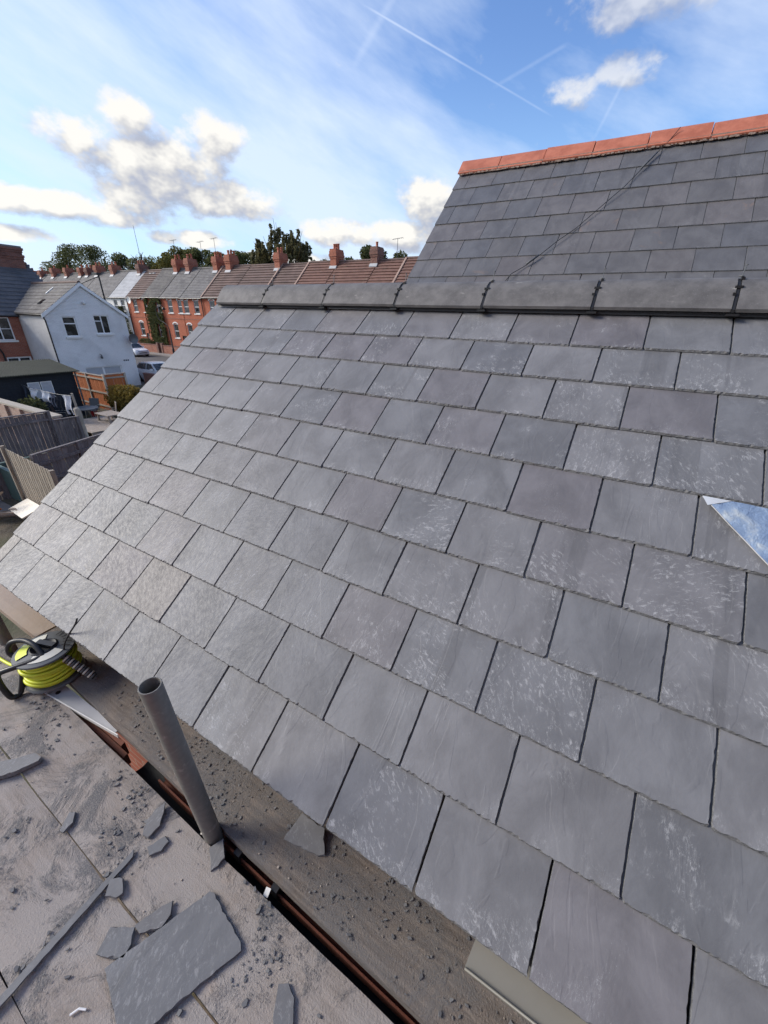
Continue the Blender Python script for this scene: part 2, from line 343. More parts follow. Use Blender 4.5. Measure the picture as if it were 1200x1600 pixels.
def leafm(name, a, b_):
    def f(t, b):
        c = t.new('ShaderNodeTexCoord').outputs['Object']; n = t.noise(c, .9, 3, .6); n2 = t.noise(c, 9., 2, .6)
        col = t.mix(t.ramp(t.m('ADD', t.m('MULTIPLY', n, .6), t.m('MULTIPLY', n2, .4)), .35, .65), a, b_)
        P(b, Base_Color=col, Roughness=.75); b.inputs['Specular IOR Level'].default_value = .2
        tr = t.new('ShaderNodeBsdfTranslucent'); t.l.new(col, tr.inputs[0]); mx = t.new('ShaderNodeMixShader'); mx.inputs[0].default_value = .4
        t.l.new(b.outputs[0], mx.inputs[1]); t.l.new(tr.outputs[0], mx.inputs[2]); t.l.new(mx.outputs[0], t.n['Material Output'].inputs[0])
    MAT[name] = material(name, f)
leafm('leaf_dark', (.06, .07, .03), (.135, .145, .06)); leafm('leaf_mid', (.08, .095, .035), (.18, .18, .07)); leafm('leaf_olive', (.09, .09, .026), (.17, .15, .045))
leafm('leaf_autumn', (.13, .09, .022), (.26, .19, .045)); leafm('leaf_birch', (.105, .10, .048), (.20, .175, .085)); plain('bark', (.055, .045, .038), .9)
plain('car_white', (.80, .81, .83), .22, var=.03, spec=.6); plain('car_silver', (.62, .64, .66), .25, var=.05, spec=.6); plain('car_dark', (.02, .022, .025), .3); plain('lamp_lens', (.55, .57, .6), .15)
plain('denim', (.055, .075, .11), .9); plain('cloth_white', (.82, .82, .84), .9, var=.05); plain('cloth_dark', (.03, .035, .045), .9); plain('cloth_grey', (.20, .20, .23), .9)
plain('tin_grey', (.14, .145, .15), .5, metal=.4); plain('red_plastic', (.45, .02, .025), .4); plain('straw', (.42, .32, .17), .9, var=.35)
plain('pond_green', (.10, .15, .13), .5); plain('cream_board', (.78, .72, .62), .6, var=.06)

# ------------------------------------------------------------------ mesh helpers
class MB:
    def __init__(s): s.v = []; s.f = []
    def add(s, vs, fs):
        k = len(s.v); s.v += [tuple(q) for q in vs]; s.f += [tuple(i+k for i in f) for f in fs]; return s
    def box(s, x0, x1, y0, y1, z0, z1):
        return s.hexa([(x0, y0, z0), (x1, y0, z0), (x1, y1, z0), (x0, y1, z0), (x0, y0, z1), (x1, y0, z1), (x1, y1, z1), (x0, y1, z1)])
    def hexa(s, p): return s.add(p, [(3, 2, 1, 0), (4, 5, 6, 7), (0, 1, 5, 4), (1, 2, 6, 5), (2, 3, 7, 6), (3, 0, 4, 7)])
    def obox(s, o, a, b, c):
        o, a, b, c = map(Vector, (o, a, b, c)); return s.hexa([o, o+a, o+a+b, o+b, o+c, o+a+c, o+a+b+c, o+b+c])
    def tube(s, pts, r, n=8, caps=True):
        pts = [Vector(p) for p in pts]; rs = r if isinstance(r, (list, tuple)) else [r]*len(pts); k0 = len(s.v); ref = None
        for i, p in enumerate(pts):
            d = (pts[min(i+1, len(pts)-1)]-pts[max(i-1, 0)]).normalized()
            if ref is None: ref = d.orthogonal().normalized()
            ref = (ref-d*ref.dot(d)).normalized(); q = d.cross(ref)
            for j in range(n):
                a = 2*math.pi*j/n; s.v.append(tuple(p+(ref*math.cos(a)+q*math.sin(a))*rs[i]))
        for i in range(len(pts)-1):
            for j in range(n):
                a, b = k0+i*n+j, k0+i*n+(j+1) % n; s.f.append((a, b, b+n, a+n))
        if caps: s.f.append(tuple(k0+j for j in reversed(range(n)))); s.f.append(tuple(k0+(len(pts)-1)*n+j for j in range(n)))
        return s
    def lathe(s, c, prof, n=20, caps=True):
        c = Vector(c); k0 = len(s.v)
        for r_, z_ in prof:
            for j in range(n): a = 2*math.pi*j/n; s.v.append((c.x+r_*math.cos(a), c.y+r_*math.sin(a), c.z+z_))
        for i in range(len(prof)-1):
            for j in range(n): a, b = k0+i*n+j, k0+i*n+(j+1) % n; s.f.append((a, b, b+n, a+n))
        if caps: s.f.append(tuple(k0+j for j in reversed(range(n)))); s.f.append(tuple(k0+(len(prof)-1)*n+j for j in range(n)))
        return s
    def prism(s, poly, off):
        poly = [Vector(p) for p in poly]; off = Vector(off); n = len(poly)
        return s.add(poly+[p+off for p in poly], [tuple(reversed(range(n))), tuple(range(n, 2*n))]+[(i, (i+1) % n, n+(i+1) % n, n+i) for i in range(n)])
    def build(s, name, mat, parent=None, smooth=False, label=None):
        c = Vector((0, 0, 0))
        for q in s.v: c += Vector(q)
        c /= max(1, len(s.v))
        me = bpy.data.meshes.new(name); me.from_pydata([tuple(Vector(q)-c) for q in s.v], [], s.f); me.update()
        me.materials.append(MAT[mat])
        if smooth:
            me.polygons.foreach_set('use_smooth', [True]*len(me.polygons))
        o = bpy.data.objects.new(name, me); COL.objects.link(o)
        o.parent = parent; o.location = c-worldloc(parent)
        if label: o['label'] = label
        return o
def worldloc(o):
    v = Vector((0, 0, 0))
    while o is not None: v += o.location; o = o.parent
    return v
def tag(o, label, cat, group=None):
    o['label'] = label; o['category'] = cat
    if group: o['group'] = group
    return o
def thing(name, label, cat, loc, group=None):
    o = bpy.data.objects.new(name, None); o.empty_display_size = .2; COL.objects.link(o); o.location = loc
    return tag(o, label, cat, group)
def struct(o): o['kind'] = 'structure'; return o
def smooth_by_angle(o, deg=35):
    me = o.data; me.polygons.foreach_set('use_smooth', [True]*len(me.polygons)); me.set_sharp_from_angle(angle=R(deg)); return o
Z = EYE
# wall sheet with real openings: o + u*a + v*b, openings (u0,u1,v0,v1) get reveals 'dep' deep along -n
def wall_face(mb, o, u, v, n, Wd, H, holes, dep=.10, top=None):
    o, u, v, n = map(Vector, (o, u, v, n))
    us = sorted({0, Wd, *[h[0] for h in holes], *[h[1] for h in holes]}); vs = sorted({0, H, *[h[2] for h in holes], *[h[3] for h in holes]})
    for i in range(len(us)-1):
        for j in range(len(vs)-1):
            cu, cv = (us[i]+us[i+1])/2, (vs[j]+vs[j+1])/2
            if any(h[0] < cu < h[1] and h[2] < cv < h[3] for h in holes): continue
            mb.add([o+u*us[i]+v*vs[j], o+u*us[i+1]+v*vs[j], o+u*us[i+1]+v*vs[j+1], o+u*us[i]+v*vs[j+1]], [(0, 1, 2, 3)])
    for h in holes:
        p = [o+u*h[0]+v*h[2], o+u*h[1]+v*h[2], o+u*h[1]+v*h[3], o+u*h[0]+v*h[3]]; q = [a-n*dep for a in p]
        mb.add(p+q, [(0, 4, 5, 1), (1, 5, 6, 2), (2, 6, 7, 3), (3, 7, 4, 0)])
def window(parent, o, u, v, n, w, h, kind='sash', dep=.10, sill=True, frame='white_upvc', glass='window_glass', fw=.06):
    o, u, v, n = map(Vector, (o, u, v, n)); back = o-n*(dep-.01)
    m = MB(); t_ = n*.05
    m.obox(back, u*w, v*fw, t_); m.obox(back+v*(h-fw), u*w, v*fw, t_); m.obox(back+v*fw, u*fw, v*(h-2*fw), t_); m.obox(back+u*(w-fw)+v*fw, u*fw, v*(h-2*fw), t_)
    if kind == 'sash': m.obox(back+u*fw+v*(h*.5-fw/2), u*(w-2*fw), v*fw, t_*1.1)
    if kind == 'pair': m.obox(back+u*(w*.5-fw/2)+v*fw, u*fw, v*(h-2*fw), t_*1.1); m.obox(back+u*fw+v*(h*.66), u*(w*.5-1.5*fw), v*fw*.8, t_*1.1)
    if kind == 'top': m.obox(back+u*fw+v*(h*.62), u*(w-2*fw), v*fw, t_*1.6)
    if kind == 'four': m.obox(back+u*(w*.5-fw/2)+v*fw, u*fw, v*(h-2*fw), t_*1.1); m.obox(back+u*fw+v*(h*.5-fw*.3), u*(w*.5-1.5*fw), v*fw*.6, t_*1.05); m.obox(back+u*(w*.5+fw/2)+v*(h*.5-fw*.3), u*(w*.5-1.5*fw), v*fw*.6, t_*1.05)
    f = m.build('window', frame, parent)
    MB().add([back+n*.015, back+u*w+n*.015, back+u*w+v*h+n*.015, back+v*h+n*.015], [(0, 1, 2, 3)]).build('pane', glass, f)
    if sill: MB().obox(o-u*.08-v*.11-n*.02, u*(w+.16), v*.108, n*.10).build('sill', 'white_paint', f)
    return f

# ------------------------------------------------------------------ near roofs (slates)
class Plane:            # roof plane: u along the ridge, v up the slope, w out of it
    def __init__(s, deg, dist): s.t = R(deg); s.c, s.s = math.cos(s.t), math.sin(s.t); s.d = dist
    def p(s, u, v, w=0.): k = w-s.d; return Vector((u, v*s.c-k*s.s, v*s.s+k*s.c+EYE))
LOW = Plane(36.83, 1.1442); UP = Plane(42.7, 2.482)
def slate_mesh(w, L, T, rough, seed, cut=None):
    r = random.Random(seed)
    def wob(a, b, n): return [a+(b-a)*i/n for i in range(n+1)]
    out = []                                   # outline, counter-clockwise from lower left
    nt = max(8, int(w/.0068)); ns = 24; sl = min(L, .235)
    o1, o2 = r.random()*90, r.random()*90
    for i in range(nt+1): out.append([-w/2+w*i/nt, 0, 0, 1])
    for i in range(1, ns+1): out.append([w/2, sl*i/ns, 1, 0])
    if L > sl: out += [[w/2, L, 1, 2], [-w/2, L, -1, 2]]
    for i in range(ns, 0, -1): out.append([-w/2, sl*i/ns, -1, 0])
    lo, hi = [], []
    for (x, y, sx, ty) in out:
        n1 = noise.noise(Vector((x*55+o1, y*55+o2, 0))); n2 = noise.noise(Vector((x*170+o2, y*170, o1)))
        chip = (.22+1.0*abs(n1)+.9*max(0., n2))*rough*(1. if ty == 1 else (.38 if sx > 0 else .15))
        e = (n1*.5+n2*.5)*rough*(.26 if ty == 1 else .12)
        dx, dy = -sx*(.0006+chip), (.0006+chip if ty == 1 else 0)
        lo.append((x-sx*abs(e)*.6, y+(abs(e)*.8 if ty == 1 else 0), 0))
        hi.append((x+dx-sx*abs(e)*.5, y+dy+(abs(e)*.6 if ty == 1 else 0), T-(.0004 if ty == 1 else 0)))
    # knocked corners
    for k, sg in ((0, 1), (nt, -1)):
        q = r.random()**2*.004*min(1, rough/.004)
        for arr in (lo, hi):
            x, y, z = arr[k]; arr[k] = (x+sg*q, y+q, z)
    n = len(lo)
    mid = [(a[0]*.3+b[0]*.7, a[1]*.3+b[1]*.7, T*.45) for a, b in zip(lo, lo)]
    return lo, hi, n
def add_slate(plane, parent, name, mat, u0, u1, v, gauge, L, T, step, rough, seed, row_w=0.):
    gap = .0034; w = max(.03, u1-u0-gap); lo, hi, n = slate_mesh(w, L, T, rough, seed)
    r = random.Random(seed+5)
    me = bpy.data.meshes.new(name)
    me.from_pydata(lo+hi, [], [tuple(range(n, 2*n))]+[(i, (i+1) % n, n+(i+1) % n, n+i) for i in range(n)]+[tuple(reversed(range(n)))])
    me.update(); me.materials.append(MAT[mat]); me.materials.append(MAT['slate_edge'])
    for q in range(1, n+1): me.polygons[q].material_index = 1
    o = bpy.data.objects.new(name, me); COL.objects.link(o); o.parent = parent
    m = math.atan(step/gauge)
    lift = r.uniform(0, .0012) if rough < .003 else r.uniform(0, .0022)
    o.location = plane.p((u0+u1)/2, v+r.uniform(-.002, .002), -T+lift+row_w)-worldloc(parent)
    o.rotation_euler = (plane.t-m-r.uniform(0, .005), r.uniform(-.0035, .0035), r.uniform(-.005, .005))
    return o
LOW_ROWS = [
 ([-2.452, -2.235, -1.976, -1.727, -1.479, -1.214, -0.955, -0.7, -0.44, -0.191, 0.063, 0.319], 1.4061),
 ([-2.448, -2.348, -2.108, -1.857, -1.6, -1.334, -1.087, -0.829, -0.578, -0.324, -0.07, 0.183], 1.2188),
 ([-2.445, -2.215, -1.963, -1.709, -1.459, -1.201, -0.949, -0.698, -0.444, -0.193, 0.054, 0.307], 1.0184),
 ([-2.445, -2.328, -2.085, -1.827, -1.574, -1.324, -1.077, -0.823, -0.573, -0.323, -0.075, 0.177, 0.434], 0.8144),
 ([-2.447, -2.214, -1.963, -1.709, -1.455, -1.201, -0.955, -0.702, -0.449, -0.201, 0.047, 0.296], 0.6108),
 ([-2.445, -2.333, -2.09, -1.834, -1.587, -1.327, -1.084, -0.833, -0.579, -0.334, -0.089, 0.165, 0.417], 0.4139),
 ([-2.447, -2.208, -1.966, -1.72, -1.472, -1.215, -0.969, -0.717, -0.474, -0.223, 0.025, 0.275], 0.2123),
 ([-2.447, -2.335, -2.092, -1.848, -1.6, -1.353, -1.103, -0.852, -0.601, -0.352, -0.102, 0.146, 0.392], 0.0155),
 ([-2.447, -2.224, -1.978, -1.73, -1.477, -1.237, -0.985, -0.732, -0.481, -0.235, 0.014, 0.264], -0.181),
 ([-2.447, -2.36, -2.111, -1.864, -1.614, -1.363, -1.114, -0.865, -0.611, -0.357, -0.11, 0.14], -0.3818)]
def lower_house():
    h = thing('house_extension', 'nearest building with the newly slated grey roof filling the frame', 'house', (-.6, .9, 0))
    # deck under the slates (front and back slope), closed gables
    def yz(v, w): q = LOW.p(0, v, w); return q.y, q.z
    ye, ze = yz(-.37, -.035); yr, zr = 2.06, yz(1.717, -.035)[1]
    yb = yr+(yr-ye)
    m = MB(); x0, x1 = -2.425, 1.75
    m.prism([(x0, ye, ze), (x0, yr, zr), (x0, yr+.75, zr-.75*.75), (x0, yr+.75, zr-.75*.75-.05), (x0, yr, zr-.06), (x0, ye+.03, ze-.05)], (x1-x0, 0, 0))
    roof = m.build('roof', 'timber_dark', h)
    w = MB(); w.box(-2.40, 1.7, .54, 3.6, 0, Z-1.2); w.build('wall', 'brick_red', h)
    MB().add([(-2.40, .54, Z-1.2), (-2.40, yr, zr-.07), (-2.40, 3.6, Z-1.2), (-2.1, .54, Z-1.2), (-2.1, yr, zr-.07), (-2.1, 3.6, Z-1.2)], [(0, 2, 1), (3, 4, 5), (0, 1, 4, 3), (1, 2, 5, 4)]).build('gable', 'brick_red', h)
    MB().box(-2.42, 1.7, .47, .495, Z-1.30, Z-1.135).build('fascia', 'timber_dark', h)
    MB().box(-2.42, 1.7, .495, .54, Z-1.30, Z-1.28).build('soffit', 'timber_dark', h)
    # slates, course by course
    k = 0
    for ri, (us, v) in enumerate(LOW_ROWS):
        us = list(us)
        while us[-1] < 1.35: us.append(us[-1]+.2505)
        for a, b in zip(us, us[1:]):
            k += 1
            L = .40 if ri else .235
            add_slate(LOW, roof, 'slate', 'slate', a, b, v, .2, L, .0072, .0084, .0068, 100+k)
    # back slope, one sheet of plain slate courses behind the ridge
    m = MB(); c, s = LOW.c, LOW.s
    for j in range(4):
        y0, z0 = yr+.05+j*.16, zr+.03-.05*.75-j*.12
        m.obox((x0, y0, z0), (x1-x0, 0, 0), (0, .20, -.15-.008), (0, .004, .006))
    m.build('back_slope', 'slate_upper', roof)
    # dry ridge: vent roll, tiles, unions, screws
    RIDGE_X = [-2.395, -1.98, -1.516, -1.06, -.606, -.15, .303, .757, 1.21, 1.66]
    yb0, zb0 = 1.945, Z+.066
    m = MB(); n = 420
    for i in range(n):
        xa = x0+.03+(x1-x0-.06)*i/n; xb = xa+(x1-x0-.06)/n*.62
        p, q = LOW.p(0, 1.598, .004), LOW.p(0, 1.63, .030)
        m.hexa([(xa, p.y, p.z), (xb, p.y, p.z), (xb, q.y, q.z), (xa, q.y, q.z), (xa, p.y-.004, p.z+.006), (xb, p.y-.004, p.z+.006), (xb, q.y-.004, q.z+.006), (xa, q.y-.004, q.z+.006)])
    p, q, s_ = LOW.p(0, 1.592, .002), LOW.p(0, 1.63, .030), LOW.p(0, 1.65, .03)
    m.add([(x0+.03, p.y, p.z), (x1, p.y, p.z), (x1, q.y, q.z), (x0+.03, q.y, q.z), (x1, s_.y, s_.z), (x0+.03, s_.y, s_.z)], [(0, 1, 2, 3), (3, 2, 4, 5)])
    vent = m.build('ridge_vent_strip', 'vent_grey', roof)
    for i, (a, b) in enumerate(zip(RIDGE_X, RIDGE_X[1:])):
        prof = ridge_profile(2.06, Z+.170+rng.uniform(-.002, .002), .118, .104, .016, kk=.75)
        m = MB(); nx = 6; g = .0065; pr = len(prof); k0 = 0
        for ix in range(nx+1):
            x = a+g+(b-a-2*g)*ix/nx
            for (yy, zz_) in prof: m.v.append((x, yy, zz_+noise.noise(Vector((x*3, yy*8, i)))*.0012))
        for ix in range(nx):
            for j in range(pr): m.f.append((ix*pr+j, ix*pr+(j+1) % pr, (ix+1)*pr+(j+1) % pr, (ix+1)*pr+j))
        m.f.append(tuple(range(pr))); m.f.append(tuple(nx*pr+j for j in reversed(range(pr))))
        t = m.build('ridge_tile', 'ridge_concrete', roof); smooth_by_angle(t, 40)
        if i:
            u = MB(); pr2 = ridge_profile(2.06, Z+.169, .117, .104, .010, inner=False, kk=.75); m2 = len(pr2)
            for j in range(m2-1):
                (ya, za), (yb_, zb_) = pr2[j], pr2[j+1]
                u.hexa([(a-.0045, ya, za-.012), (a+.0045, ya, za-.012), (a+.0045, yb_, zb_-.012), (a-.0045, yb_, zb_-.012), (a-.0045, ya, za-.003), (a+.0045, ya, za-.003), (a+.0045, yb_, zb_-.003), (a-.0045, yb_, zb_-.003)])
            jy, jz = pr2[3]; u.box(a-.012, a+.012, jy-.005, jy+.006, jz-.004, jz+.004)
            jy, jz = pr2[2]; u.box(a-.014, a-.004, jy-.006, jy+.009, jz-.004, jz+.005)
            jy, jz = pr2[5]; u.box(a+.003, a+.013, jy-.004, jy+.008, jz-.004, jz+.006)
            jy, jz = pr2[0]; u.box(a-.016, a+.020, jy-.012, jy+.015, jz-.024, jz-.016)
            u.build('ridge_union', 'plastic_black', roof)
            s2 = MB(); s2.tube([(a+.004, 2.05, Z+.165), (a+.007, 2.052, Z+.207)], .0017, 6); s2.tube([(a+.007, 2.052, Z+.207), (a+.0072, 2.052, Z+.2095)], .004, 8)
            s2.tube([(a+.004, 2.05, Z+.171), (a+.0042, 2.05, Z+.1735)], .010, 10)
            s2.build('screw', 'tin_grey', roof)
    return h
def ridge_profile(yc, ztop, half, rise, thick, inner=True, kk=.34):
    out = []; n = 10
    def pt(t, off):
        # angular ridge with a rounded crown
        a = abs(t); y = t*half; k = kk
        z = -rise*(a-k/2)/(1-k/2) if a > k else -rise*(a*a/(2*k))/(1-k/2)
        return (yc+y, ztop+z-off)
    ts = [-1, -.86, -.72, -.55, -.4, -.25, -.1, .1, .25, .4, .55, .72, .86, 1]
    out = [pt(t, 0) for t in ts]
    if inner: out += [pt(t*.97, thick) for t in reversed(ts)]
    return out
UP_ROWS = [
 ([-1.735, -1.62, -1.369, -1.122, -0.873, -0.622, -0.37, -0.113, 0.142, 0.391], 3.8378),
 ([-1.732, -1.499, -1.249, -0.999, -0.75, -0.496, -0.249, 0.008, 0.256, 0.509], 3.5979),
 ([-1.73, -1.614, -1.366, -1.126, -0.869, -0.62, -0.376, -0.125, 0.127, 0.38], 3.3634),
 ([-1.73, -1.494, -1.247, -1.001, -0.749, -0.5, -0.251, -0.001, 0.25, 0.5], 3.137),
 ([-1.73, -1.614, -1.373, -1.126, -0.874, -0.625, -0.378, -0.129, 0.121, 0.368], 2.9164),
 ([-1.73, -1.491, -1.245, -0.992, -0.74, -0.496, -0.241, 0.002, 0.249, 0.505], 2.7101),
 ([-1.73, -1.614, -1.372, -1.126, -0.874, -0.625, -0.378, -0.129, 0.121, 0.368], 2.49),
 ([-1.73, -1.491, -1.245, -0.992, -0.74, -0.496, -0.241, 0.002, 0.249, 0.505], 2.27)]
def upper_house():
    h = thing('main_house', 'taller house behind the near ridge with smooth slate roof and orange ridge', 'house', (-.3, 5.3, 0))
    x0, x1 = -2.055, 1.9
    a, b = UP.p(0, 2.2*1.2, -.03), UP.p(0, 5.02, -.03)
    yr, zr = b.y, b.z
    m = MB(); m.prism([(x0, a.y, a.z), (x0, yr, zr), (x0, yr+3., zr-2.75), (x0, yr+3., zr-2.8), (x0, yr, zr-.06), (x0, a.y+.02, a.z-.05)], (x1-x0, 0, 0))
    roof = m.build('roof', 'timber_dark', h)
    w = MB(); w.box(-2.02, 1.85, a.y+.25, yr+2.6, 0, a.z-.1); w.build('wall', 'brick_red', h)
    MB().add([(-2.02, a.y+.2, a.z-.1), (-2.02, yr, zr-.07), (-2.02, yr+2.6, a.z-.1), (-1.8, a.y+.2, a.z-.1), (-1.8, yr, zr-.07), (-1.8, yr+2.6, a.z-.1)], [(0, 2, 1), (3, 4, 5), (0, 1, 4, 3), (1, 2, 5, 4)]).build('gable', 'brick_red', h)
    k = 0
    for ri, (us, v) in enumerate(UP_ROWS):
        us = [u*1.2 for u in us]
        while us[-1] < 1.5: us.append(us[-1]+.3)
        for p, q in zip(us, us[1:]):
            k += 1; add_slate(UP, roof, 'slate', 'slate_upper', p, q, v*1.2, .27, .5 if ri else .27, .0068, .0078, .0016, 900+k)
    tx = [-2.10, -1.65, -1.186, -.727, -.266, .209, .67, 1.13, 1.59, 1.86]
    bot = UP.p(0, 4.84, .012)
    yc = bot.y+.155; zt = bot.z+.155
    for i, (p, q) in enumerate(zip(tx, tx[1:])):
        prof = ridge_profile(yc, zt+rng.uniform(-.004, .004), .158, .142, .016); m = MB(); pr = len(prof)
        tilt = rng.uniform(-.006, .006)
        for ix in range(5):
            x = p+.004+(q-p-.008)*ix/4
            for (yy, zz_) in prof: m.v.append((x, yy, zz_+tilt*(ix/4-.5)))
        for ix in range(4):
            for j in range(pr): m.f.append((ix*pr+j, ix*pr+(j+1) % pr, (ix+1)*pr+(j+1) % pr, (ix+1)*pr+j))
        m.f.append(tuple(range(pr))); m.f.append(tuple(4*pr+j for j in reversed(range(pr))))
        t = m.build('ridge_tile', 'terracotta', roof); smooth_by_angle(t, 40)
    # ragged mortar bed under the ridge
    m = MB(); x = -2.05
    while x < 1.8:
        s = rng.uniform(.004, .016); c = UP.p(x, 4.838+rng.uniform(-.006, .006), .012)
        d = [Vector((rng.uniform(-s, s), rng.uniform(-s, s)*.7, rng.uniform(-s, s)*.7)) for _ in range(2)]
        m.hexa([c+Vector(q) for q in ((-s, -s*.5, -s*.5), (s, -s*.6, -s*.4), (s*.8, s, -s*.5), (-s, s, -s*.4), (-s*.7, -s*.4, s*.5), (s*.8, -s*.5, s*.4), (s*.6, s, s*.5), (-s*.8, s, s*.4))])
        x += rng.uniform(.006, .03)
    p_, q_ = UP.p(0, 4.842, .0), UP.p(0, 4.87, .03)
    m.add([(-2.08, p_.y, p_.z), (1.85, p_.y, p_.z), (1.85, q_.y, q_.z), (-2.08, q_.y, q_.z)], [(0, 1, 2, 3)])
    m.build('mortar_bed', 'mortar', roof)
    return h
lower_house(); upper_house()
def added_shade_wing():  # unseen block added behind the viewpoint to darken the lower right slates
    h = thing('added_shade_wing', 'added unseen brick block behind the viewpoint that shades the lower right slates', 'house', (3.5, -4, 0))
    MB().box(.55, 7.5, -7.5, -1.25, 0, 8.2).build('wall', 'brick_red', h)
    MB().prism([(.35, -7.7, 8.2), (.35, -1.05, 8.2), (.35, -4.4, 10.6)], (7.3, 0, 0)).build('roof', 'roof_slate_grey', h)
added_shade_wing()

# wire lying on the upper roof
def roof_wire():
    w = thing('roof_wire', 'thin dark wire lying diagonally across the upper slate roof', 'wire', UP.p(-.5, 3.8, .02))
    pts = [(-.893, 2.60), (-.86, 2.70), (-.778, 2.798), (-.711, 2.889), (-.62, 3.03), (-.522, 3.174), (-.40, 3.39), (-.287, 3.588), (-.217, 3.773), (-.14, 3.951), (-.102, 4.06)]
    P3 = [UP.p(u*1.2, v*1.2, .014+.006*math.sin(i*2.1)) for i, (u, v) in enumerate(pts)]
    P3 += [UP.p(-.096*1.2, 4.04*1.2, .024), UP.p(-.07*1.2, 4.09*1.2, .035), UP.p(-.05*1.2, 4.13*1.2, .046), UP.p(-.035*1.2, 4.155*1.2, .062)]
    MB().tube(P3, .0030, 6).build('strand', 'rubber', w, True)
    for a, b in ((2, 3), (8, 9)):
        p, q = UP.p(pts[a][0]*1.2, pts[a][1]*1.2, .022), UP.p(pts[b][0]*1.2, pts[b][1]*1.2, .022); MB().tube([p, q], .0052, 8).build('sleeve', 'tin_grey', w, True)
roof_wire()
# lead flashing tucked under the slates at the right
def flashing():
    f = thing('lead_flashing', 'crumpled metal flashing sheet with painted blue sky reflection, tucked between the slates at right', 'flashing', LOW.p(.45, .7, 0))
    m = MB(); n = 26
    def pos(i, j):
        s, t = i/n, j/n                                 # s along diagonal, t to the right
        u0, v0 = .300+(.70-.300)*s, .806+(.36-.806)*s
        u = u0+(.95-u0)*t; v = v0+(.806-v0)*0+(.0)*t
        if t > 0: v = v0+min(.806-v0, 0)*t
        w_ = .0035+.004*noise.noise(Vector((u*14, v*16, 1)))+.003*noise.noise(Vector((u*40, v*37, 3)))
        return LOW.p(u, v, w_+.004)
    for i in range(n+1):
        for j in range(n+1): m.v.append(tuple(pos(i, j)))
    for i in range(n):
        for j in range(n): a = i*(n+1)+j; m.f.append((a, a+n+1, a+n+2, a+1))
    m.build('sheet', 'lead', f, True)
    MB().tube([LOW.p(.300+.4*s/12, .806-.446*s/12, .006+.002*noise.noise(Vector((s*.7, 0, 0)))) for s in range(13)], .0016, 6).build('rolled_edge', 'apron_grey', f, True)
    MB().add([LOW.p(.298, .806, .010), LOW.p(.312, .778, .010), LOW.p(.365, .806, .010)], [(0, 1, 2)]).build('folded_corner', 'lead_edge', f)
flashing()

# ------------------------------------------------------------------ scaffold platform
DZ = Z-1.40
def plank(name, label, x0, x1, y0, y1, ztop, mat, cat='board', skew=0., th=.038, group=None):
    m = MB(); nx = 60; ny = 6; o = Vector(((x0+x1)/2, (y0+y1)/2, ztop))
    for layer in (0, 1):
        for i in range(nx+1):
            for j in range(ny+1):
                x = x0+(x1-x0)*i/nx; y = y0+(y1-y0)*j/ny
                e = .003*noise.noise(Vector((x*6, j*.1, y0*9))) if j in (0, ny) else 0
                z = ztop-(th if layer else 0)+(0 if layer else .0018*noise.noise(Vector((x*2.5, y*9, y0)))-(.003 if j in (0, ny) else 0))
                m.v.append((x, y+e+skew*(x-x1), z))
    k = (nx+1)*(ny+1)
    for i in range(nx):
        for j in range(ny):
            a = i*(ny+1)+j; m.f.append((a, a+ny+1, a+ny+2, a+1)); m.f.append((k+a, k+a+1, k+a+ny+2, k+a+ny+1))
        a, b = i*(ny+1), (i+1)*(ny+1); m.f.append((a, k+a, k+b, b)); a += ny; b += ny; m.f.append((a, b, k+b, k+a))
    for a in (0, nx*(ny+1)):
        for j in range(ny): m.f.append((a+j, a+j+1, k+a+j+1, k+a+j) if a == 0 else (a+j, k+a+j, k+a+j+1, a+j+1))
    return tag(m.build(name, mat), label, cat, group)
plank('scaffold_board', 'dusty scaffold board alongside the dark gap, under the broken slate corner', -3.3, .9, .035, .235, DZ, 'deck_wood', skew=-.017)
plank('scaffold_board', 'dusty scaffold board second from the gap, under the long slate strip', -3.3, .9, -.180, .031, DZ-.002, 'deck_wood', skew=-.017)
plank('scaffold_board', 'dusty scaffold board third from the gap, at the lower left edge', -3.3, .9, -.395, -.184, DZ-.001, 'deck_wood', skew=-.017)
plank('scaffold_board', 'outermost scaffold board under the lower left corner', -3.3, .9, -.61, -.399, DZ-.002, 'deck_wood', skew=-.017)
plank('inner_board', 'gritty brown board lying under the eaves between gap and slates', -2.05, .9, .256, .49, DZ+.02, 'gritty_wood', skew=-.03)
plank('inner_board', 'board under the eaves beyond the cable reel, sunlight painted in as paler tan', -3.6, -2.06, .375, .60, DZ+.022, 'timber_tan')  # paler tan stands in for sunlight on the continuing inner board
def pole(x, y, zt, label, top=None):
    p = thing('scaffold_pole', label, 'scaffold pole', (x, y, 0)); r, t = .0242, .0036; n = 28
    tx, ty = top or (x, y); m = MB(); prof = [(r, 0), (r, zt-.002), (r-.001, zt), (r-t+.0008, zt), (r-t, zt-.002), (r-t, zt-.5)]
    m.lathe((x, y, 0), prof, n, caps=False); kx, ky = (tx-x)/(zt-DZ), (ty-y)/(zt-DZ)
    m.v = [(a+kx*(c-DZ), b+ky*(c-DZ), c) for a, b, c in m.v]
    o = m.build('tube', 'galvanised', p); smooth_by_angle(o, 40)
pole(-.712, .284, Z-.736, 'upright grey steel scaffold pole with open end rising through the gap', (-.722, .262))
pole(-2.17, .300, Z-1.18, 'dark scaffold pole cut off by the left edge beside cable reel')
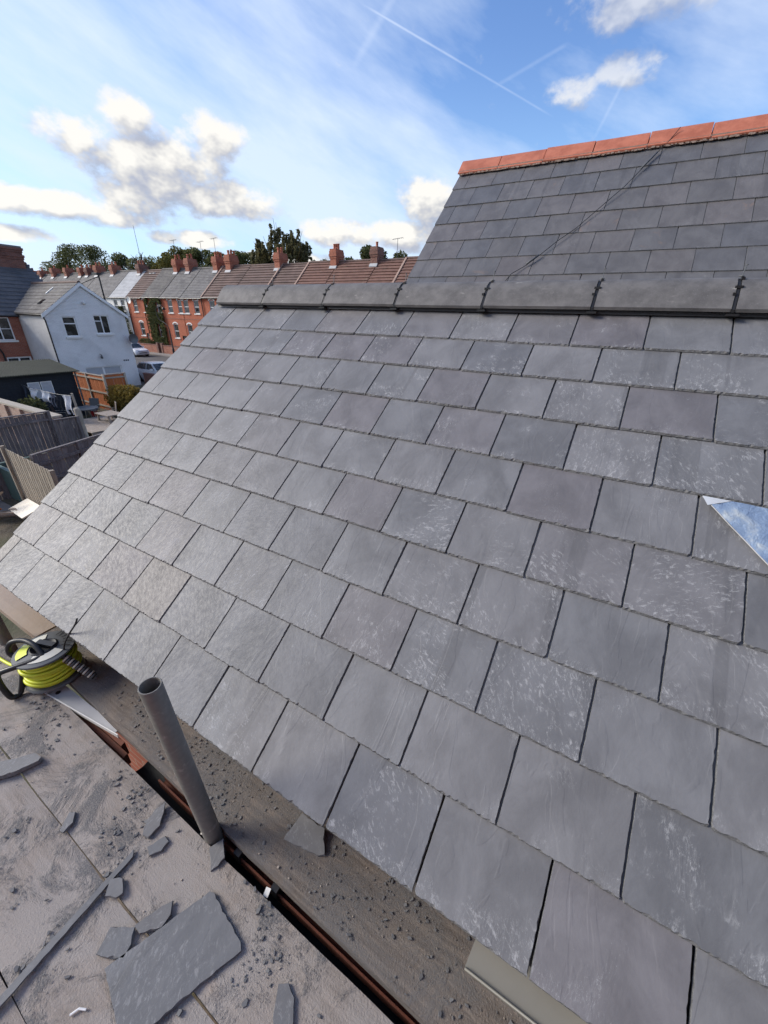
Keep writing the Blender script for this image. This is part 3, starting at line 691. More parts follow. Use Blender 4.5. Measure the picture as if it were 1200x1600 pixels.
def rail():
    t = thing('rusty_channel', 'rust-brown steel channel running along the gap', 'rail', (-.1, .29, DZ-.05))
    def y(x): return .292-.022*(x+.7)
    for (dy, w, z0, z1) in ((0., .005, -.070, -.036), (.020, .005, -.070, -.020), (.0, .025, -.075, -.070)):
        xa, xb = -1.02, .9
        MB().hexa([(xa, y(xa)+dy, DZ+z0), (xb, y(xb)+dy, DZ+z0), (xb, y(xb)+dy+w, DZ+z0), (xa, y(xa)+dy+w, DZ+z0), (xa, y(xa)+dy, DZ+z1), (xb, y(xb)+dy, DZ+z1), (xb, y(xb)+dy+w, DZ+z1), (xa, y(xa)+dy+w, DZ+z1)]).build('flange' if w < .01 else 'web', 'rust', t)
    for x in (-.62, -.47, .12):
        MB().box(x-.010, x+.012, y(x)-.004, y(x)+.030, DZ-.06, DZ-.014).build('clip', 'plastic_black', t)
    x = -.485; MB().obox((x, y(x)-.026, DZ-.014), (.014, .003, 0), (-.004, .018, .004), (0, 0, .002)).build('tag', 'white_paint', t)
    x = -.745; MB().obox((x, .265, DZ-.004), (.016, .006, 0), (-.006, .014, .002), (0, 0, .003)).build('tag', 'cream_board', t)
rail()
def gap_dark_trough():  # black trough added so the gap reads as deep shadow
    t = thing('gutter', 'added black trough standing in for the shadow in the gap between the boards', 'gutter', (-.1, .30, DZ-.1))
    m = MB(); n = 10; xa, xb = -1.16, .9
    for x in (xa, xb):
        for rr in (.062, .058):
            for i in range(n+1):
                a = math.pi*i/n; m.v.append((x, .285-.018*(x+.5)+.018+math.cos(a)*rr, DZ-.045-math.sin(a)*rr))
    q = n+1
    for i in range(n):
        m.f += [(i, i+1, 2*q+i+1, 2*q+i), (q+i, 3*q+i, 3*q+i+1, q+i+1), (i, q+i, q+i+1, i+1), (2*q+i, 2*q+i+1, 3*q+i+1, 3*q+i)]
    m.f += [(0, 2*q, 3*q, q), (n, q+n, 3*q+n, 2*q+n)]
    m.build('trough', 'plastic_black', t, True)
gap_dark_trough()
def trim():
    t = thing('metal_strip', 'bent pale metal strip with a hole jutting out beside the cable reel', 'metal strip', (-1.5, .28, DZ-.01))
    MB().hexa([(-1.70, .262, DZ-.004), (-1.29, .312, DZ-.008), (-1.29, .330, DZ-.008), (-1.70, .320, DZ-.004), (-1.70, .262, DZ-.001), (-1.29, .312, DZ-.005), (-1.29, .330, DZ-.005), (-1.70, .320, DZ-.001)]).build('flange', 'apron_grey', t)
    MB().hexa([(-1.70, .258, DZ-.016), (-1.27, .310, DZ-.02), (-1.27, .313, DZ-.02), (-1.70, .262, DZ-.016), (-1.70, .258, DZ+.002), (-1.27, .310, DZ-.001), (-1.27, .313, DZ-.001), (-1.70, .262, DZ+.002)]).build('lip', 'white_paint', t)
    MB().lathe((-1.655, .288, DZ-.0008), [(.009, 0), (.009, .0012)], 12).build('hole', 'plastic_black', t)
trim()
def gap_brick_laths():       # laths added in place of the brick wall seen through the wider gap
    t = thing('brickwork_laths', 'reddish laths standing in for brickwork seen through the gap below the reel', 'timber', (-1.45, .29, DZ-.06))
    for i in range(3):
        y0 = .268+i*.016
        MB().hexa([(-2.0, y0, DZ-.09), (-1.16-.04*i, y0, DZ-.09), (-1.16-.04*i, y0+.0145, DZ-.09), (-2.0, y0+.0145, DZ-.09), (-2.0, y0, DZ-.028-.012*(2-i)), (-1.16-.04*i, y0, DZ-.028-.012*(2-i)), (-1.16-.04*i, y0+.0145, DZ-.024-.012*(2-i)), (-2.0, y0+.0145, DZ-.024-.012*(2-i))]).build('lath', 'rust', t)
    MB().hexa([(-1.5, .2625, DZ-.03), (-1.17, .2625, DZ-.034), (-1.17, .2665, DZ-.034), (-1.5, .2665, DZ-.03), (-1.5, .2625, DZ-.008), (-1.17, .2625, DZ-.008), (-1.17, .2665, DZ-.008), (-1.5, .2665, DZ-.008)]).build('white_edge', 'white_paint', t)
gap_brick_laths()
def tray():
    t = thing('eaves_tray', 'olive grey plastic eaves tray under the lowest slates, bottom of frame', 'gutter', (.5, .39, Z-1.22))
    prof = [(.352, -1.215), (.350, -1.203), (.354, -1.202), (.357, -1.2105), (.47, -1.165), (.47, -1.170)]
    m = MB(); pts = [(.030 if y_ < .4 else .045, y_, Z+z_) for y_, z_ in prof]
    m.prism(pts, (1.3, 0, 0)); m.build('trough', 'tray_grey', t)
    MB().tube([(.03, .3515, Z-1.202), (1.33, .3515, Z-1.202)], .0022, 8).build('lip', 'tray_grey', t, True)
tray()
# broken slates and offcuts on the boards
def offcut(pts, z, label, th=.006, tilt=None, mat='slate_debris', cat='slate', name='slate_offcut'):
    r = random.Random(len(pts)*7+int(abs(pts[0][0])*1000)); out = []
    for i in range(len(pts)):
        a, b = Vector(pts[i]), Vector(pts[(i+1) % len(pts)]); n = max(2, int((b-a).length/.012))
        for k in range(n):
            q = a.lerp(b, k/n); d = (b-a).normalized(); e = noise.noise(Vector((q.x*60, q.y*60, 2)))*.0022
            out.append((q.x-d.y*e, q.y+d.x*e))
    if sum(out[i][0]*out[(i+1) % len(out)][1]-out[(i+1) % len(out)][0]*out[i][1] for i in range(len(out))) < 0: out.reverse()
    c = Vector((sum(p[0] for p in out)/len(out), sum(p[1] for p in out)/len(out))); n = len(out); m = MB(); tl = tilt or (0, 0)
    zf = lambda x, y: z+(x-c.x)*tl[0]+(y-c.y)*tl[1]
    lo = [(x, y, zf(x, y)) for x, y in out]; hi = []
    for x, y in out:
        q = Vector((x, y)); d = (c-q).normalized()*(.0008+max(0, noise.noise(Vector((x*90, y*90, 5))))*.006); q2 = q+d; hi.append((q2.x, q2.y, zf(q2.x, q2.y)+th))
    m.add(lo+hi, [tuple(range(n, 2*n)), tuple(reversed(range(n)))]+[(i, (i+1) % n, n+(i+1) % n, n+i) for i in range(n)])
    return tag(m.build(name, mat), label, cat)
offcut([(-.705, -.025), (-.655, .085), (-.607, .192), (-.592, .196), (-.462, .168), (-.448, .158), (-.462, .128), (-.468, .118), (-.547, -.062), (-.56, -.066)], DZ+.002, 'large broken roofing slate lying flat at the bottom left', .007, name='broken_slate')
offcut([(-.715, .052), (-.695, .10), (-.675, .132), (-.655, .112), (-.652, .085), (-.69, .05)], DZ+.004, 'arrow-shaped slate fragment touching the top edge of the large broken slate')
offcut([(-.745, -.022), (-.765, .022), (-.712, .052), (-.690, .03), (-.682, .008), (-.715, -.012)], DZ+.003, 'pale square slate fragment left of the large broken slate')
offcut([(-.835, .045), (-.862, .072), (-.832, .092), (-.800, .072), (-.806, .058)], DZ+.006, 'small five-sided slate fragment beside the middle of the long strip')
offcut([(-.69, .255), (-.672, .29), (-.632, .262), (-.635, .24), (-.642, .222)], DZ+.002, 'slate fragment propped against the foot of the scaffold pole', tilt=(.0, .08))
offcut([(-.31, .12), (-.335, .165), (-.315, .178), (-.288, .168), (-.262, .135), (-.28, .10)], DZ+.002, 'slate fragment at the bottom edge near the gap')
offcut([(-1.51, .03), (-1.425, .128), (-1.39, .132), (-1.385, .12), (-1.41, .06), (-1.46, .0)], DZ+.004, 'thick slate splinter at the left edge below the reel', .016)
offcut([(-1.105, .056), (-1.135, .098), (-1.12, .108), (-1.095, .088), (-1.09, .06)], DZ+.003, 'small pointed slate chip beside the seam at left')
offcut([(-.905, .195), (-.915, .235), (-.905, .262), (-.885, .245), (-.862, .215), (-.862, .178), (-.885, .175)], DZ+.005, 'jagged dark slate fragment above the end of the long strip')
offcut([(-.845, .165), (-.825, .21), (-.805, .205), (-.80, .18), (-.82, .155)], DZ+.003, 'ragged slate flake between the long strip and the pole')
offcut([(-.872, .142), (-.858, .134), (-.842, -.172), (-.838, -.40), (-.852, -.40), (-.862, -.170)], DZ+.004, 'long thin slate strip lying diagonally across the boards', .005, name='slate_strip')
offcut([(-.515, .375), (-.505, .45), (-.42, .452), (-.382, .405), (-.40, .395)], DZ+.026, 'slate piece lying on the gritty board just below the eaves', .006, tilt=(0, .25))
# grit and chips: countless
def grit(name, mat, n, region, z, size, seed, label, fn):
    r = random.Random(seed); m = MB(); k = 0
    while k < n:
        x, y = r.uniform(*region[0]), r.uniform(*region[1])
        if r.random() > fn(x, y): continue
        k += 1; s = size[0]+(size[1]-size[0])*r.random()**17; a = r.random()*6.28
        k5 = 5; el_ = r.uniform(.35, .9); hgt = s*r.uniform(.10, .28); tx, ty = r.uniform(-.18, .18), r.uniform(-.18, .18); top = []; bot = []
        for q in range(k5):
            an = a+6.283*(q+r.uniform(-.3, .3))/k5; rr = s*r.uniform(.55, 1.); dx, dy = math.cos(an)*rr, math.sin(an)*rr*el_
            ca, sa = math.cos(a*3), math.sin(a*3); dx, dy = dx*ca-dy*sa, dx*sa+dy*ca
            bot.append((x+dx, y+dy, z)); top.append((x+dx*.85, y+dy*.85, z+hgt+dx*tx+dy*ty+s*.12))
        m.add(bot+top, [(5, 6, 7, 8, 9)]+[(q, (q+1) % 5, 5+(q+1) % 5, 5+q) for q in range(5)])
    o = m.build(name, mat); o['label'] = label; o['category'] = 'debris'; o['kind'] = 'stuff'
def dfn(x, y): return max(.02, min(1, 2.6*(noise.noise(Vector((x*3.6, y*5.5, 3)))*.7+noise.noise(Vector((x*11, y*14, 8)))*.45-.10)))
grit('slate_grit', 'chip', 9000, ((-2.3, .1), (-.55, .258)), DZ+.001, (.0009, .0120), 3, 'dark slate grit and chips scattered over the scaffold boards', dfn)
grit('slate_grit', 'chip', 5000, ((-2.0, .35), (.285, .47)), DZ+.0215, (.0008, .009), 4, 'dark slate grit covering the gritty board under the eaves', lambda x, y: 0 if y < .30-.031*(x+.2) else max(.1, min(1, .4+noise.noise(Vector((x*5, y*9, 1))))))
grit('mortar_crumbs', 'chip_pale', 1300, ((-2.3, .3), (-.55, .46)), DZ+.001, (.001, .005), 5, 'pale mortar crumbs scattered over the boards', lambda x, y: 0 if y > .235-.017*(x-.9)-.012 else (1 if abs(y+.017*(x-.9)-.031) < .008 else .25))
grit('mortar_crumbs', 'chip_pale', 900, ((-1.9, .35), (.31, .45)), DZ+.0215, (.001, .005), 8, 'pale mortar crumbs on the gritty board under the eaves', lambda x, y: .6)
# nail
tag(MB().tube([(-.70, -.10, DZ+.003), (-.692, -.085, DZ+.004), (-.678, -.078, DZ+.003)], .0022, 6).build('bent_nail', 'white_upvc'), 'small bent white nail left of the large broken slate', 'nail')

# ------------------------------------------------------------------ cable reel
def reel():
    c = Vector((-1.735, .325, DZ+.022)); t = thing('cable_reel', 'cable reel with lime yellow cable on the scaffold boards', 'cable reel', c)
    H = .150
    lo = MB().lathe(c, [(.02, 0), (.096, .0), (.101, .006), (.096, .014), (.05, .018), (.02, .018)], 36).build('lower_flange', 'plastic_grey', t); smooth_by_angle(lo)
    MB().lathe(c, [(.052, .018), (.052, H-.02)], 24).build('drum', 'plastic_black', t, True)
    r = random.Random(2); k = 0
    for layer in range(9):
        pts = []; ph = r.random()*6; rr = .083+.006*math.sin(layer*1.3); zz_ = .028+layer*.0112
        for i in range(49):
            a = 2*math.pi*i/48
            pts.append(c+Vector(((rr+.004*math.sin(a*2+ph))*math.cos(a), (rr+.004*math.sin(a*2+ph))*math.sin(a), zz_+.006*math.sin(a+ph)+.002*math.sin(a*3+ph))))
        MB().tube(pts, .0062, 8, caps=False).build('cable_coil', 'cable_lime', t, True)
    MB().lathe(c, [(.064, .022), (.076, .03), (.078, H-.03), (.064, H-.022)], 30).build('inner_coils', 'cable_lime', t, True)
    up = MB().lathe(c, [(.044, H-.016), (.096, H-.016), (.103, H-.010), (.101, H-.004), (.072, H), (.044, H+.004)], 40, caps=False); o = up.build('upper_flange', 'plastic_grey', t); smooth_by_angle(o)
    # face plate: pale ring segment, yellow sticker, slots
    def seg(r0, r1, a0, a1, z, n=14):
        m = MB()
        for i in range(n+1):
            a = R(a0+(a1-a0)*i/n); m.v += [tuple(c+Vector((r0*math.cos(a), r0*math.sin(a), z+.006))), tuple(c+Vector((r1*math.cos(a), r1*math.sin(a), z)))]
        for i in range(n): m.f.append((2*i, 2*i+1, 2*i+3, 2*i+2))
        return m
    seg(.050, .082, -60, 25, H+.0005).build('face_plate', 'reel_white', t)
    seg(.052, .088, 205, 262, H+.0012).build('sticker', 'reel_yellow', t)
    seg(.050, .086, 150, 200, H+.0005).build('face_plate', 'reel_white', t)
    for a in (40, 55, 70, 85, 100, 115):
        seg(.064, .094, a, a+4, H+.001, 2).build('slot', 'plastic_black', t)
    hub = MB().lathe(c, [(.047, H-.03), (.047, H+.006), (.042, H+.010), (.026, H-.004), (.012, H-.004)], 28); o = hub.build('hub', 'plastic_black', t); smooth_by_angle(o)
    MB().obox(c+Vector((-.040, -.010, H+.002)), (.076, .026, 0), (-.008, .02, 0), (0, 0, .012)).build('crank', 'plastic_black', t)
    def path(name, pts, rad, mat):
        P3 = []
        for i in range(len(pts)-1):
            for k in range(6):
                p0, p1, p2, p3 = (Vector(pts[max(0, min(len(pts)-1, i+j))]) for j in (-1, 0, 1, 2)); s = k/6
                P3.append(.5*((2*p1)+(p2-p0)*s+(2*p0-5*p1+4*p2-p3)*s*s+(3*p1-p0-3*p2+p3)*s**3))
        P3.append(Vector(pts[-1])); return MB().tube(P3, rad, 10).build(name, mat, t, True)
    path('stand_tube', [(-1.640, .360, DZ+.118), (-1.655, .345, DZ+.156), (-1.690, .305, DZ+.168), (-1.697, .269, DZ+.168), (-1.735, .215, DZ+.160), (-1.765, .183, DZ+.145), (-1.772, .174, DZ+.105), (-1.768, .178, DZ+.03), (-1.762, .190, DZ+.011), (-1.768, .215, DZ+.02), (-1.786, .253, DZ+.10), (-1.775, .27, DZ+.13)], .0105, 'plastic_black')
    path('carry_handle', [(-1.69, .305, DZ+.17), (-1.74, .305, DZ+.198), (-1.80, .292, DZ+.205), (-1.842, .262, DZ+.195), (-1.850, .248, DZ+.150), (-1.81, .262, DZ+.12)], .010, 'plastic_black')
    pts = [Vector((-1.648, .352, DZ+.138)).lerp(Vector((-1.560, .392, DZ+.045)), i/12) for i in range(13)]
    for i in range(12):
        q = pts[i]; MB().tube([q, q.lerp(pts[i+1], .62)], .0155, 14).build('grip_ring', 'plastic_grey' if i % 2 else 'reel_white', t, True)
    MB().tube(pts, .0125, 12).build('grip_core', 'plastic_black', t, True)
    path('loose_end', [(-1.78, .275, DZ+.105), (-1.86, .262, DZ+.06), (-1.95, .250, DZ+.02), (-2.1, .235, DZ+.010), (-2.4, .20, DZ+.010)], .0062, 'cable_lime')
    path('black_cord', [(-1.66, .36, DZ+.165), (-1.655, .372, DZ+.20), (-1.61, .385, DZ+.26), (-1.56, .40, DZ+.32), (-1.53, .405, DZ+.36)], .0032, 'rubber')
reel()

# ------------------------------------------------------------------ ground, road
m = MB(); m.add([(-900, -400, 0), (600, -400, 0), (600, 900, 0), (-900, 900, 0)], [(0, 1, 2, 3)]); struct(m.build('ground', 'soil_grass'))
m = MB(); m.add([(-220, 24.5, .006), (60, 24.5, .006), (60, 31.2, .006), (-220, 31.2, .006)], [(0, 1, 2, 3)]); struct(m.build('road', 'asphalt'))
m = MB(); m.box(-220, 60, 31.25, 32.9, .002, .12); struct(m.build('pavement', 'pavement'))
m = MB(); m.add([(-38, 17.6, .004), (-26, 17.6, .004), (-26, 24.45, .004), (-38, 24.45, .004)], [(0, 1, 2, 3)]); struct(m.build('parking_bay', 'asphalt'))
m = MB(); m.add([(-24.5, 2, .003), (-13.5, 2, .003), (-13.5, 3.3, .003), (-24.5, 3.3, .003)], [(0, 1, 2, 3)]); struct(m.build('garden_path', 'pavement'))

# ------------------------------------------------------------------ terrace across the street
FY, RY, EV, RZ = 33.8, 37.5, Z+1.60, Z+4.95
def course_roof(parent, x0, x1, yE, zE, yR, zR, mat, n, lip=.035, back=True, name='roof'):
    m = MB(); dy, dz = (yR-yE)/n, (zR-zE)/n; ln = math.hypot(dy, dz); ny, nz = -dz/ln, dy/ln
    for i in range(n):
        y0, z0, y1, z1 = yE+dy*i, zE+dz*i, yE+dy*(i+1.05), zE+dz*(i+1.05)
        a, b = lip, .008
        m.hexa([(x0, y0, z0), (x1, y0, z0), (x1, y1, z1), (x0, y1, z1), (x0, y0+ny*a, z0+nz*a), (x1, y0+ny*a, z0+nz*a), (x1, y1+ny*b, z1+nz*b), (x0, y1+ny*b, z1+nz*b)])
    if back: m.hexa([(x0, yR, zR-.06), (x1, yR, zR-.06), (x1, 2*yR-yE, zE), (x0, 2*yR-yE, zE), (x0, yR, zR), (x1, yR, zR), (x1, 2*yR-yE, zE+.05), (x0, 2*yR-yE, zE+.05)])
    return m.build(name, mat, parent)
def chimney(parent, x, y, zb, zt, w, dpt, mat, pots, potmat='terracotta', name='chimney'):
    m = MB(); hs = zt-zb
    m.box(x-w/2, x+w/2, y-dpt/2, y+dpt/2, zb, zb+hs*.62)
    for i, (e, a, b) in enumerate(((.05, .62, .70), (.10, .70, .80), (.06, .80, .92), (.02, .92, 1.0))): m.box(x-w/2-e, x+w/2+e, y-dpt/2-e, y+dpt/2+e, zb+hs*a, zb+hs*b)
    ch = m.build(name, mat, parent)
    for i in range(pots):
        a = (i+.5)/pots-.5; py_ = y+a*dpt*.8; px_ = x+(0 if pots < 4 else (-.14 if i % 2 else .14))
        h = .42+.12*((i*7) % 3)/2
        MB().lathe((px_, py_, zt), [(.14, 0), (.115, .08), (.105, h-.08), (.13, h-.06), (.13, h), (.09, h)], 12).build('pot', potmat, ch, True)
    ye = y-dpt/2; zr_ = RZ-(y-ye)*.905 if abs(y-RY) < .1 else zb
    MB().hexa([(x-w/2-.06, ye-.20, zr_-.12), (x+w/2+.06, ye-.20, zr_-.12), (x+w/2+.06, ye-.01, zr_+.06), (x-w/2-.06, ye-.01, zr_+.06), (x-w/2-.06, ye-.22, zr_-.05), (x+w/2+.06, ye-.22, zr_-.05), (x+w/2+.06, ye-.02, zr_+.20), (x-w/2-.06, ye-.02, zr_+.20)]).build('lead_apron', 'apron_grey', ch)
    return ch
#  x0, x1, roof material, wall, chimney x offsets, label
TERR = [
 (-107, -103, 'roof_slate_mossy', None, 1, 'far slate-roofed terrace house at the extreme left end of the row'),
 (-103, -99, 'roof_slate_grey', None, 1, 'terrace house second from the far left end, chimney above the white gable'),
 (-99, -95, 'roof_slate_mossy', None, 1, 'terrace house third from the far left end'),
 (-95, -91, 'roof_slate_grey', None, 1, 'terrace house fourth from the far left end'),
 (-91, -87, 'roof_slate_mossy', None, 1, 'terrace house fifth from the far left end'),
 (-87, -83, 'roof_slate_grey', None, 1, 'terrace house sixth from the far left end'),
 (-83, -79, 'roof_slate_grey', None, 1, 'terrace house seventh from the far left end'),
 (-79, -75, 'roof_slate_mossy', None, 1, 'terrace house eighth from the far left end, just right of the white gable peak'),
 (-75, -71, 'roof_slate_grey', None, 2, 'grey slate terrace house two chimneys left of the pale roof'),
 (-71, -67.1, 'roof_slate_grey', None, 2, 'grey slate terrace house second to the left of the pale roof'),
 (-67.1, -63.2, 'roof_slate_grey', 'white_paint', 2, 'grey slate terrace house immediately left of the pale roof'),
 (-63.2, -59.2, 'roof_slate_pale', 'white_paint', 3, 'white painted terrace house with very pale grey roof'),
 (-59.2, -55.7, 'roof_brown_tile', 'brick_orange', 0, 'orange brick terrace house with dark brown tiled roof'),
 (-55.7, -51.8, 'roof_slate_mossy', 'brick_orange', 4, 'ivy-covered orange brick terrace house behind the street lamp'),
 (-51.8, -47.8, 'roof_slate_grey', 'brick_orange', 4, 'orange brick terrace house right of the ivy'),
 (-47.8, -43.8, 'roof_slate_grey', 'brick_orange', 5, 'orange brick terrace house with the black drainpipe on its right'),
 (-43.8, -39.2, 'roof_brown_tile', 'brick_orange', 5, 'brown tiled terrace house with a tall cluster of chimney pots'),
 (-39.2, -34.4, 'roof_brown_tile', None, 4, 'brown tiled terrace house left of the weeping tree chimney'),
 (-34.4, -30.7, 'roof_brown_tile', None, 0, 'brown tiled terrace house right of the weeping tree chimney'),
 (-30.7, -26.9, 'roof_red_tile', None, 3, 'red-brown tiled terrace house with the ornate three-pot chimney'),
 (-26.9, -22.2, 'roof_red_tile', None, 1, 'red-brown tiled terrace house with the dark single-pot chimney'),
 (-22.2, -19.3, 'roof_red_tile', None, 0, 'red tiled terrace house beside the upper roof verge'),
 (-19.3, -15, 'roof_red_tile', None, 0, 'rightmost red tiled terrace house half hidden by the upper roof')]
WIN_UP = {12: [-57.45], 13: [-55.3, -52.35], 14: [-50.1, -48.15], 15: [-47.0, -45.1], 16: [-42.3], 11: [-62.0, -60.3]}
WIN_LO = {12: [-57.0], 13: [-52.9], 14: [-49.75], 15: [-47.0], 11: [-61.6]}
DOORS = {12: -55.95, 13: -54.6, 14: -48.35, 15: -45.4, 16: -42.9, 11: -60.0}
def terrace():
    houses = []
    for i, (x0, x1, rm, wm, pots, lab) in enumerate(TERR):
        h = thing('terrace_house', lab, 'house', ((x0+x1)/2, 36, 0), 'terrace across the street'); houses.append(h)
        zj = .04*((i*5) % 3-1)
        course_roof(h, x0+.02, x1-.02, FY-.18, EV-.12+zj, RY, RZ+zj, rm, 13 if 'tile' in rm else 19, lip=.085 if 'tile' in rm else .04)
        MB().tube([(x0+.02, RY, RZ+.03+zj), (x1-.02, RY, RZ+.03+zj)], .12, 8).build('ridge', 'roof_brown_tile' if 'tile' in rm else 'roof_slate_mossy', h)
        m = MB(); holes = []
        if wm:
            up = [(x-.45-x0, x+.45-x0, Z-.10, Z+1.30) for x in WIN_UP.get(i, [])]; lo = [(x-.45-x0, x+.45-x0, Z-2.95, Z-1.35) for x in WIN_LO.get(i, [])]
            dr = [(DOORS[i]-.42-x0, DOORS[i]+.42-x0, .15, 2.35)] if i in DOORS else []
            holes = up+lo+dr
        wall_face(m, (x0, FY, 0), (1, 0, 0), (0, 0, 1), (0, -1, 0), x1-x0, EV-.02, holes, .12)
        m.add([(x0, FY+.15, 0), (x0, 2*RY-FY, 0), (x0, 2*RY-FY, EV-.05), (x0, RY, RZ-.15), (x0, FY+.15, EV-.05)], [(4, 3, 2, 1, 0)])
        m.add([(x1, FY+.15, 0), (x1, 2*RY-FY, 0), (x1, 2*RY-FY, EV-.05), (x1, RY, RZ-.15), (x1, FY+.15, EV-.05)], [(0, 1, 2, 3, 4)])
        m.build('wall', wm or 'brick_orange', h)
        if wm:
            for k, q in enumerate(up+lo):
                f = window(h, (x0+q[0], FY, q[2]), (1, 0, 0), (0, 0, 1), (0, -1, 0), q[1]-q[0], q[3]-q[2], 'sash', .12)
                xm = x0+(q[0]+q[1])/2; a = MB()
                for s in range(8):
                    a0, a1 = math.pi*s/8, math.pi*(s+1)/8; r0, r1, zt = .42, .56, q[3]-.05
                    a.hexa([(xm+math.cos(a0)*r0, FY-.03, zt+math.sin(a0)*.16), (xm+math.cos(a0)*r1, FY-.03, zt+math.sin(a0)*.30), (xm+math.cos(a0)*r1, FY+.02, zt+math.sin(a0)*.30), (xm+math.cos(a0)*r0, FY+.02, zt+math.sin(a0)*.16),
                            (xm+math.cos(a1)*r0, FY-.03, zt+math.sin(a1)*.16), (xm+math.cos(a1)*r1, FY-.03, zt+math.sin(a1)*.30), (xm+math.cos(a1)*r1, FY+.02, zt+math.sin(a1)*.30), (xm+math.cos(a1)*r0, FY+.02, zt+math.sin(a1)*.16)])
                a.build('arch', 'white_paint', f)
            for q in dr:
                d = MB().box(x0+q[0]+.03, x0+q[1]-.03, FY+.07, FY+.11, q[2], q[3]-.35).build('door', ('brick_dark', 'timber_dark', 'red_plastic')[i % 3], h)
                MB().box(x0+q[0]+.03, x0+q[1]-.03, FY+.06, FY+.10, q[3]-.33, q[3]-.02).build('fanlight', 'window_glass', d)
            MB().box(x0+.02, x1-.02, FY-.03, FY-.002, Z-.78, Z-.70).build('string_course', 'brick_red', h)
        MB().tube([(x0+.01, FY-.22, EV-.10+zj), (x1-.01, FY-.22, EV-.10+zj)], .055, 8).build('gutter', 'plastic_black', h)
        if pots:
            cx = {11: -60.2, 10: -66.7, 9: -70.9, 8: -73.6, 13: -52.2, 14: -49.8, 15: -44.65, 16: -42.4, 17: -34.7, 19: -27.2, 20: -22.5}.get(i, x1-.6-.9*((i*5) % 7)/7)
            dark = i in (20, 11, 8)
            big = i in (13, 14, 15, 16, 17, 19, 20)
            chimney(h, cx, RY, RZ-1.1, RZ+(1.05 if big else .65+.25*((i*3) % 4)/3)+(.1 if i == 16 else 0), .72 if i != 16 else .8, 1.25 if i != 20 else 1.1, 'brick_dark' if dark else ('brick_stack' if i in (17, 19, 16, 13, 15) else 'brick_red'), pots)
    # raised parapet lines on the roofs
    for k, x in ((15, -43.8), (17, -34.4), (18, -30.7), (21, -19.3)):
        y0, z0, y1, z1 = FY-.15, EV-.1, RY, RZ
        MB().hexa([(x-.09, y0, z0), (x+.09, y0, z0), (x+.09, y1, z1), (x-.09, y1, z1), (x-.09, y0-.06, z0+.16), (x+.09, y0-.06, z0+.16), (x+.09, y1-.06, z1+.16), (x-.09, y1-.06, z1+.16)]).build('parapet', 'brick_pale', houses[k])
    MB().tube([(-43.95, FY-.10, EV-.1), (-43.95, FY-.08, .1)], .05, 8).build('drainpipe', 'plastic_black', houses[15])
    MB().tube([(-59.05, FY-.10, EV-.1), (-59.05, FY-.08, .1)], .05, 8).build('drainpipe', 'plastic_black', houses[12])
    for x in (-57.6, -56.9): MB().box(x-.2, x+.2, RY-.62, RY-.40, RZ-.42, RZ-.34).build('roof_vent', 'white_paint', houses[12])
    # satellite dish
    d = MB(); n = 16; c = Vector((-57.75, FY-.45, Z+1.25))
    for r_ in range(4):
        for j in range(n): a = 2*math.pi*j/n; rr = .42*r_/3; d.v.append((c.x+math.cos(a)*rr, c.y+.12*(r_/3)**2*-1, c.z+math.sin(a)*rr))
    for r_ in range(3):
        for j in range(n): d.f.append((r_*n+j, r_*n+(j+1) % n, (r_+1)*n+(j+1) % n, (r_+1)*n+j))
    do = d.build('satellite_dish', 'white_paint', houses[12], True); MB().tube([(c.x, c.y, c.z), (c.x, FY, c.z-.25)], .03, 6).build('bracket', 'tin_grey', do)
    return houses
HOUSES = terrace()
def leaves(name, parent, mat, n, pos, size, seed, smooth=False):
    r = random.Random(seed); m = MB()
    for i in range(n):
        c = pos(r); s = size*r.uniform(.6, 1.3); nrm = Vector((r.gauss(0, 1), r.gauss(0, 1), r.gauss(0, 1)+.5)).normalized()
        a = nrm.orthogonal().normalized()*s; a.rotate(Matrix.Rotation(r.random()*6.28, 3, nrm)); b = nrm.cross(a)*.6
        m.add([c-a, c+b*.9, c+a, c-b], [(0, 1, 2, 3)])
    o = m.build(name, mat, parent); o['kind'] = 'stuff'; return o
iv = thing('ivy', 'dark green ivy climbing the orange brick terrace front', 'ivy', (-53.6, FY, 0))
def ivpos(r):
    while True:
        x, z = r.uniform(-55.0, -51.7), r.uniform(.3, 6.45)
        if noise.noise(Vector((x*.9, z*.6, 2)))+.55-abs(x+53.3)*.18 > 0 and not (-52.85 < x < -51.95 and Z-.1 < z < Z+1.) and not (-53.3 < x < -52.5 and Z-2.9 < z < Z-1.4): return Vector((x, FY-.06-r.random()*.25, z))
leaves('foliage', iv, 'leaf_dark', 3400, ivpos, .13, 11)
MB().tube([(-53.9, FY-.06, 0), (-53.6, FY-.06, 2.5), (-53.2, FY-.06, 5.)], [.07, .05, .02], 6).build('stem', 'bark', iv)
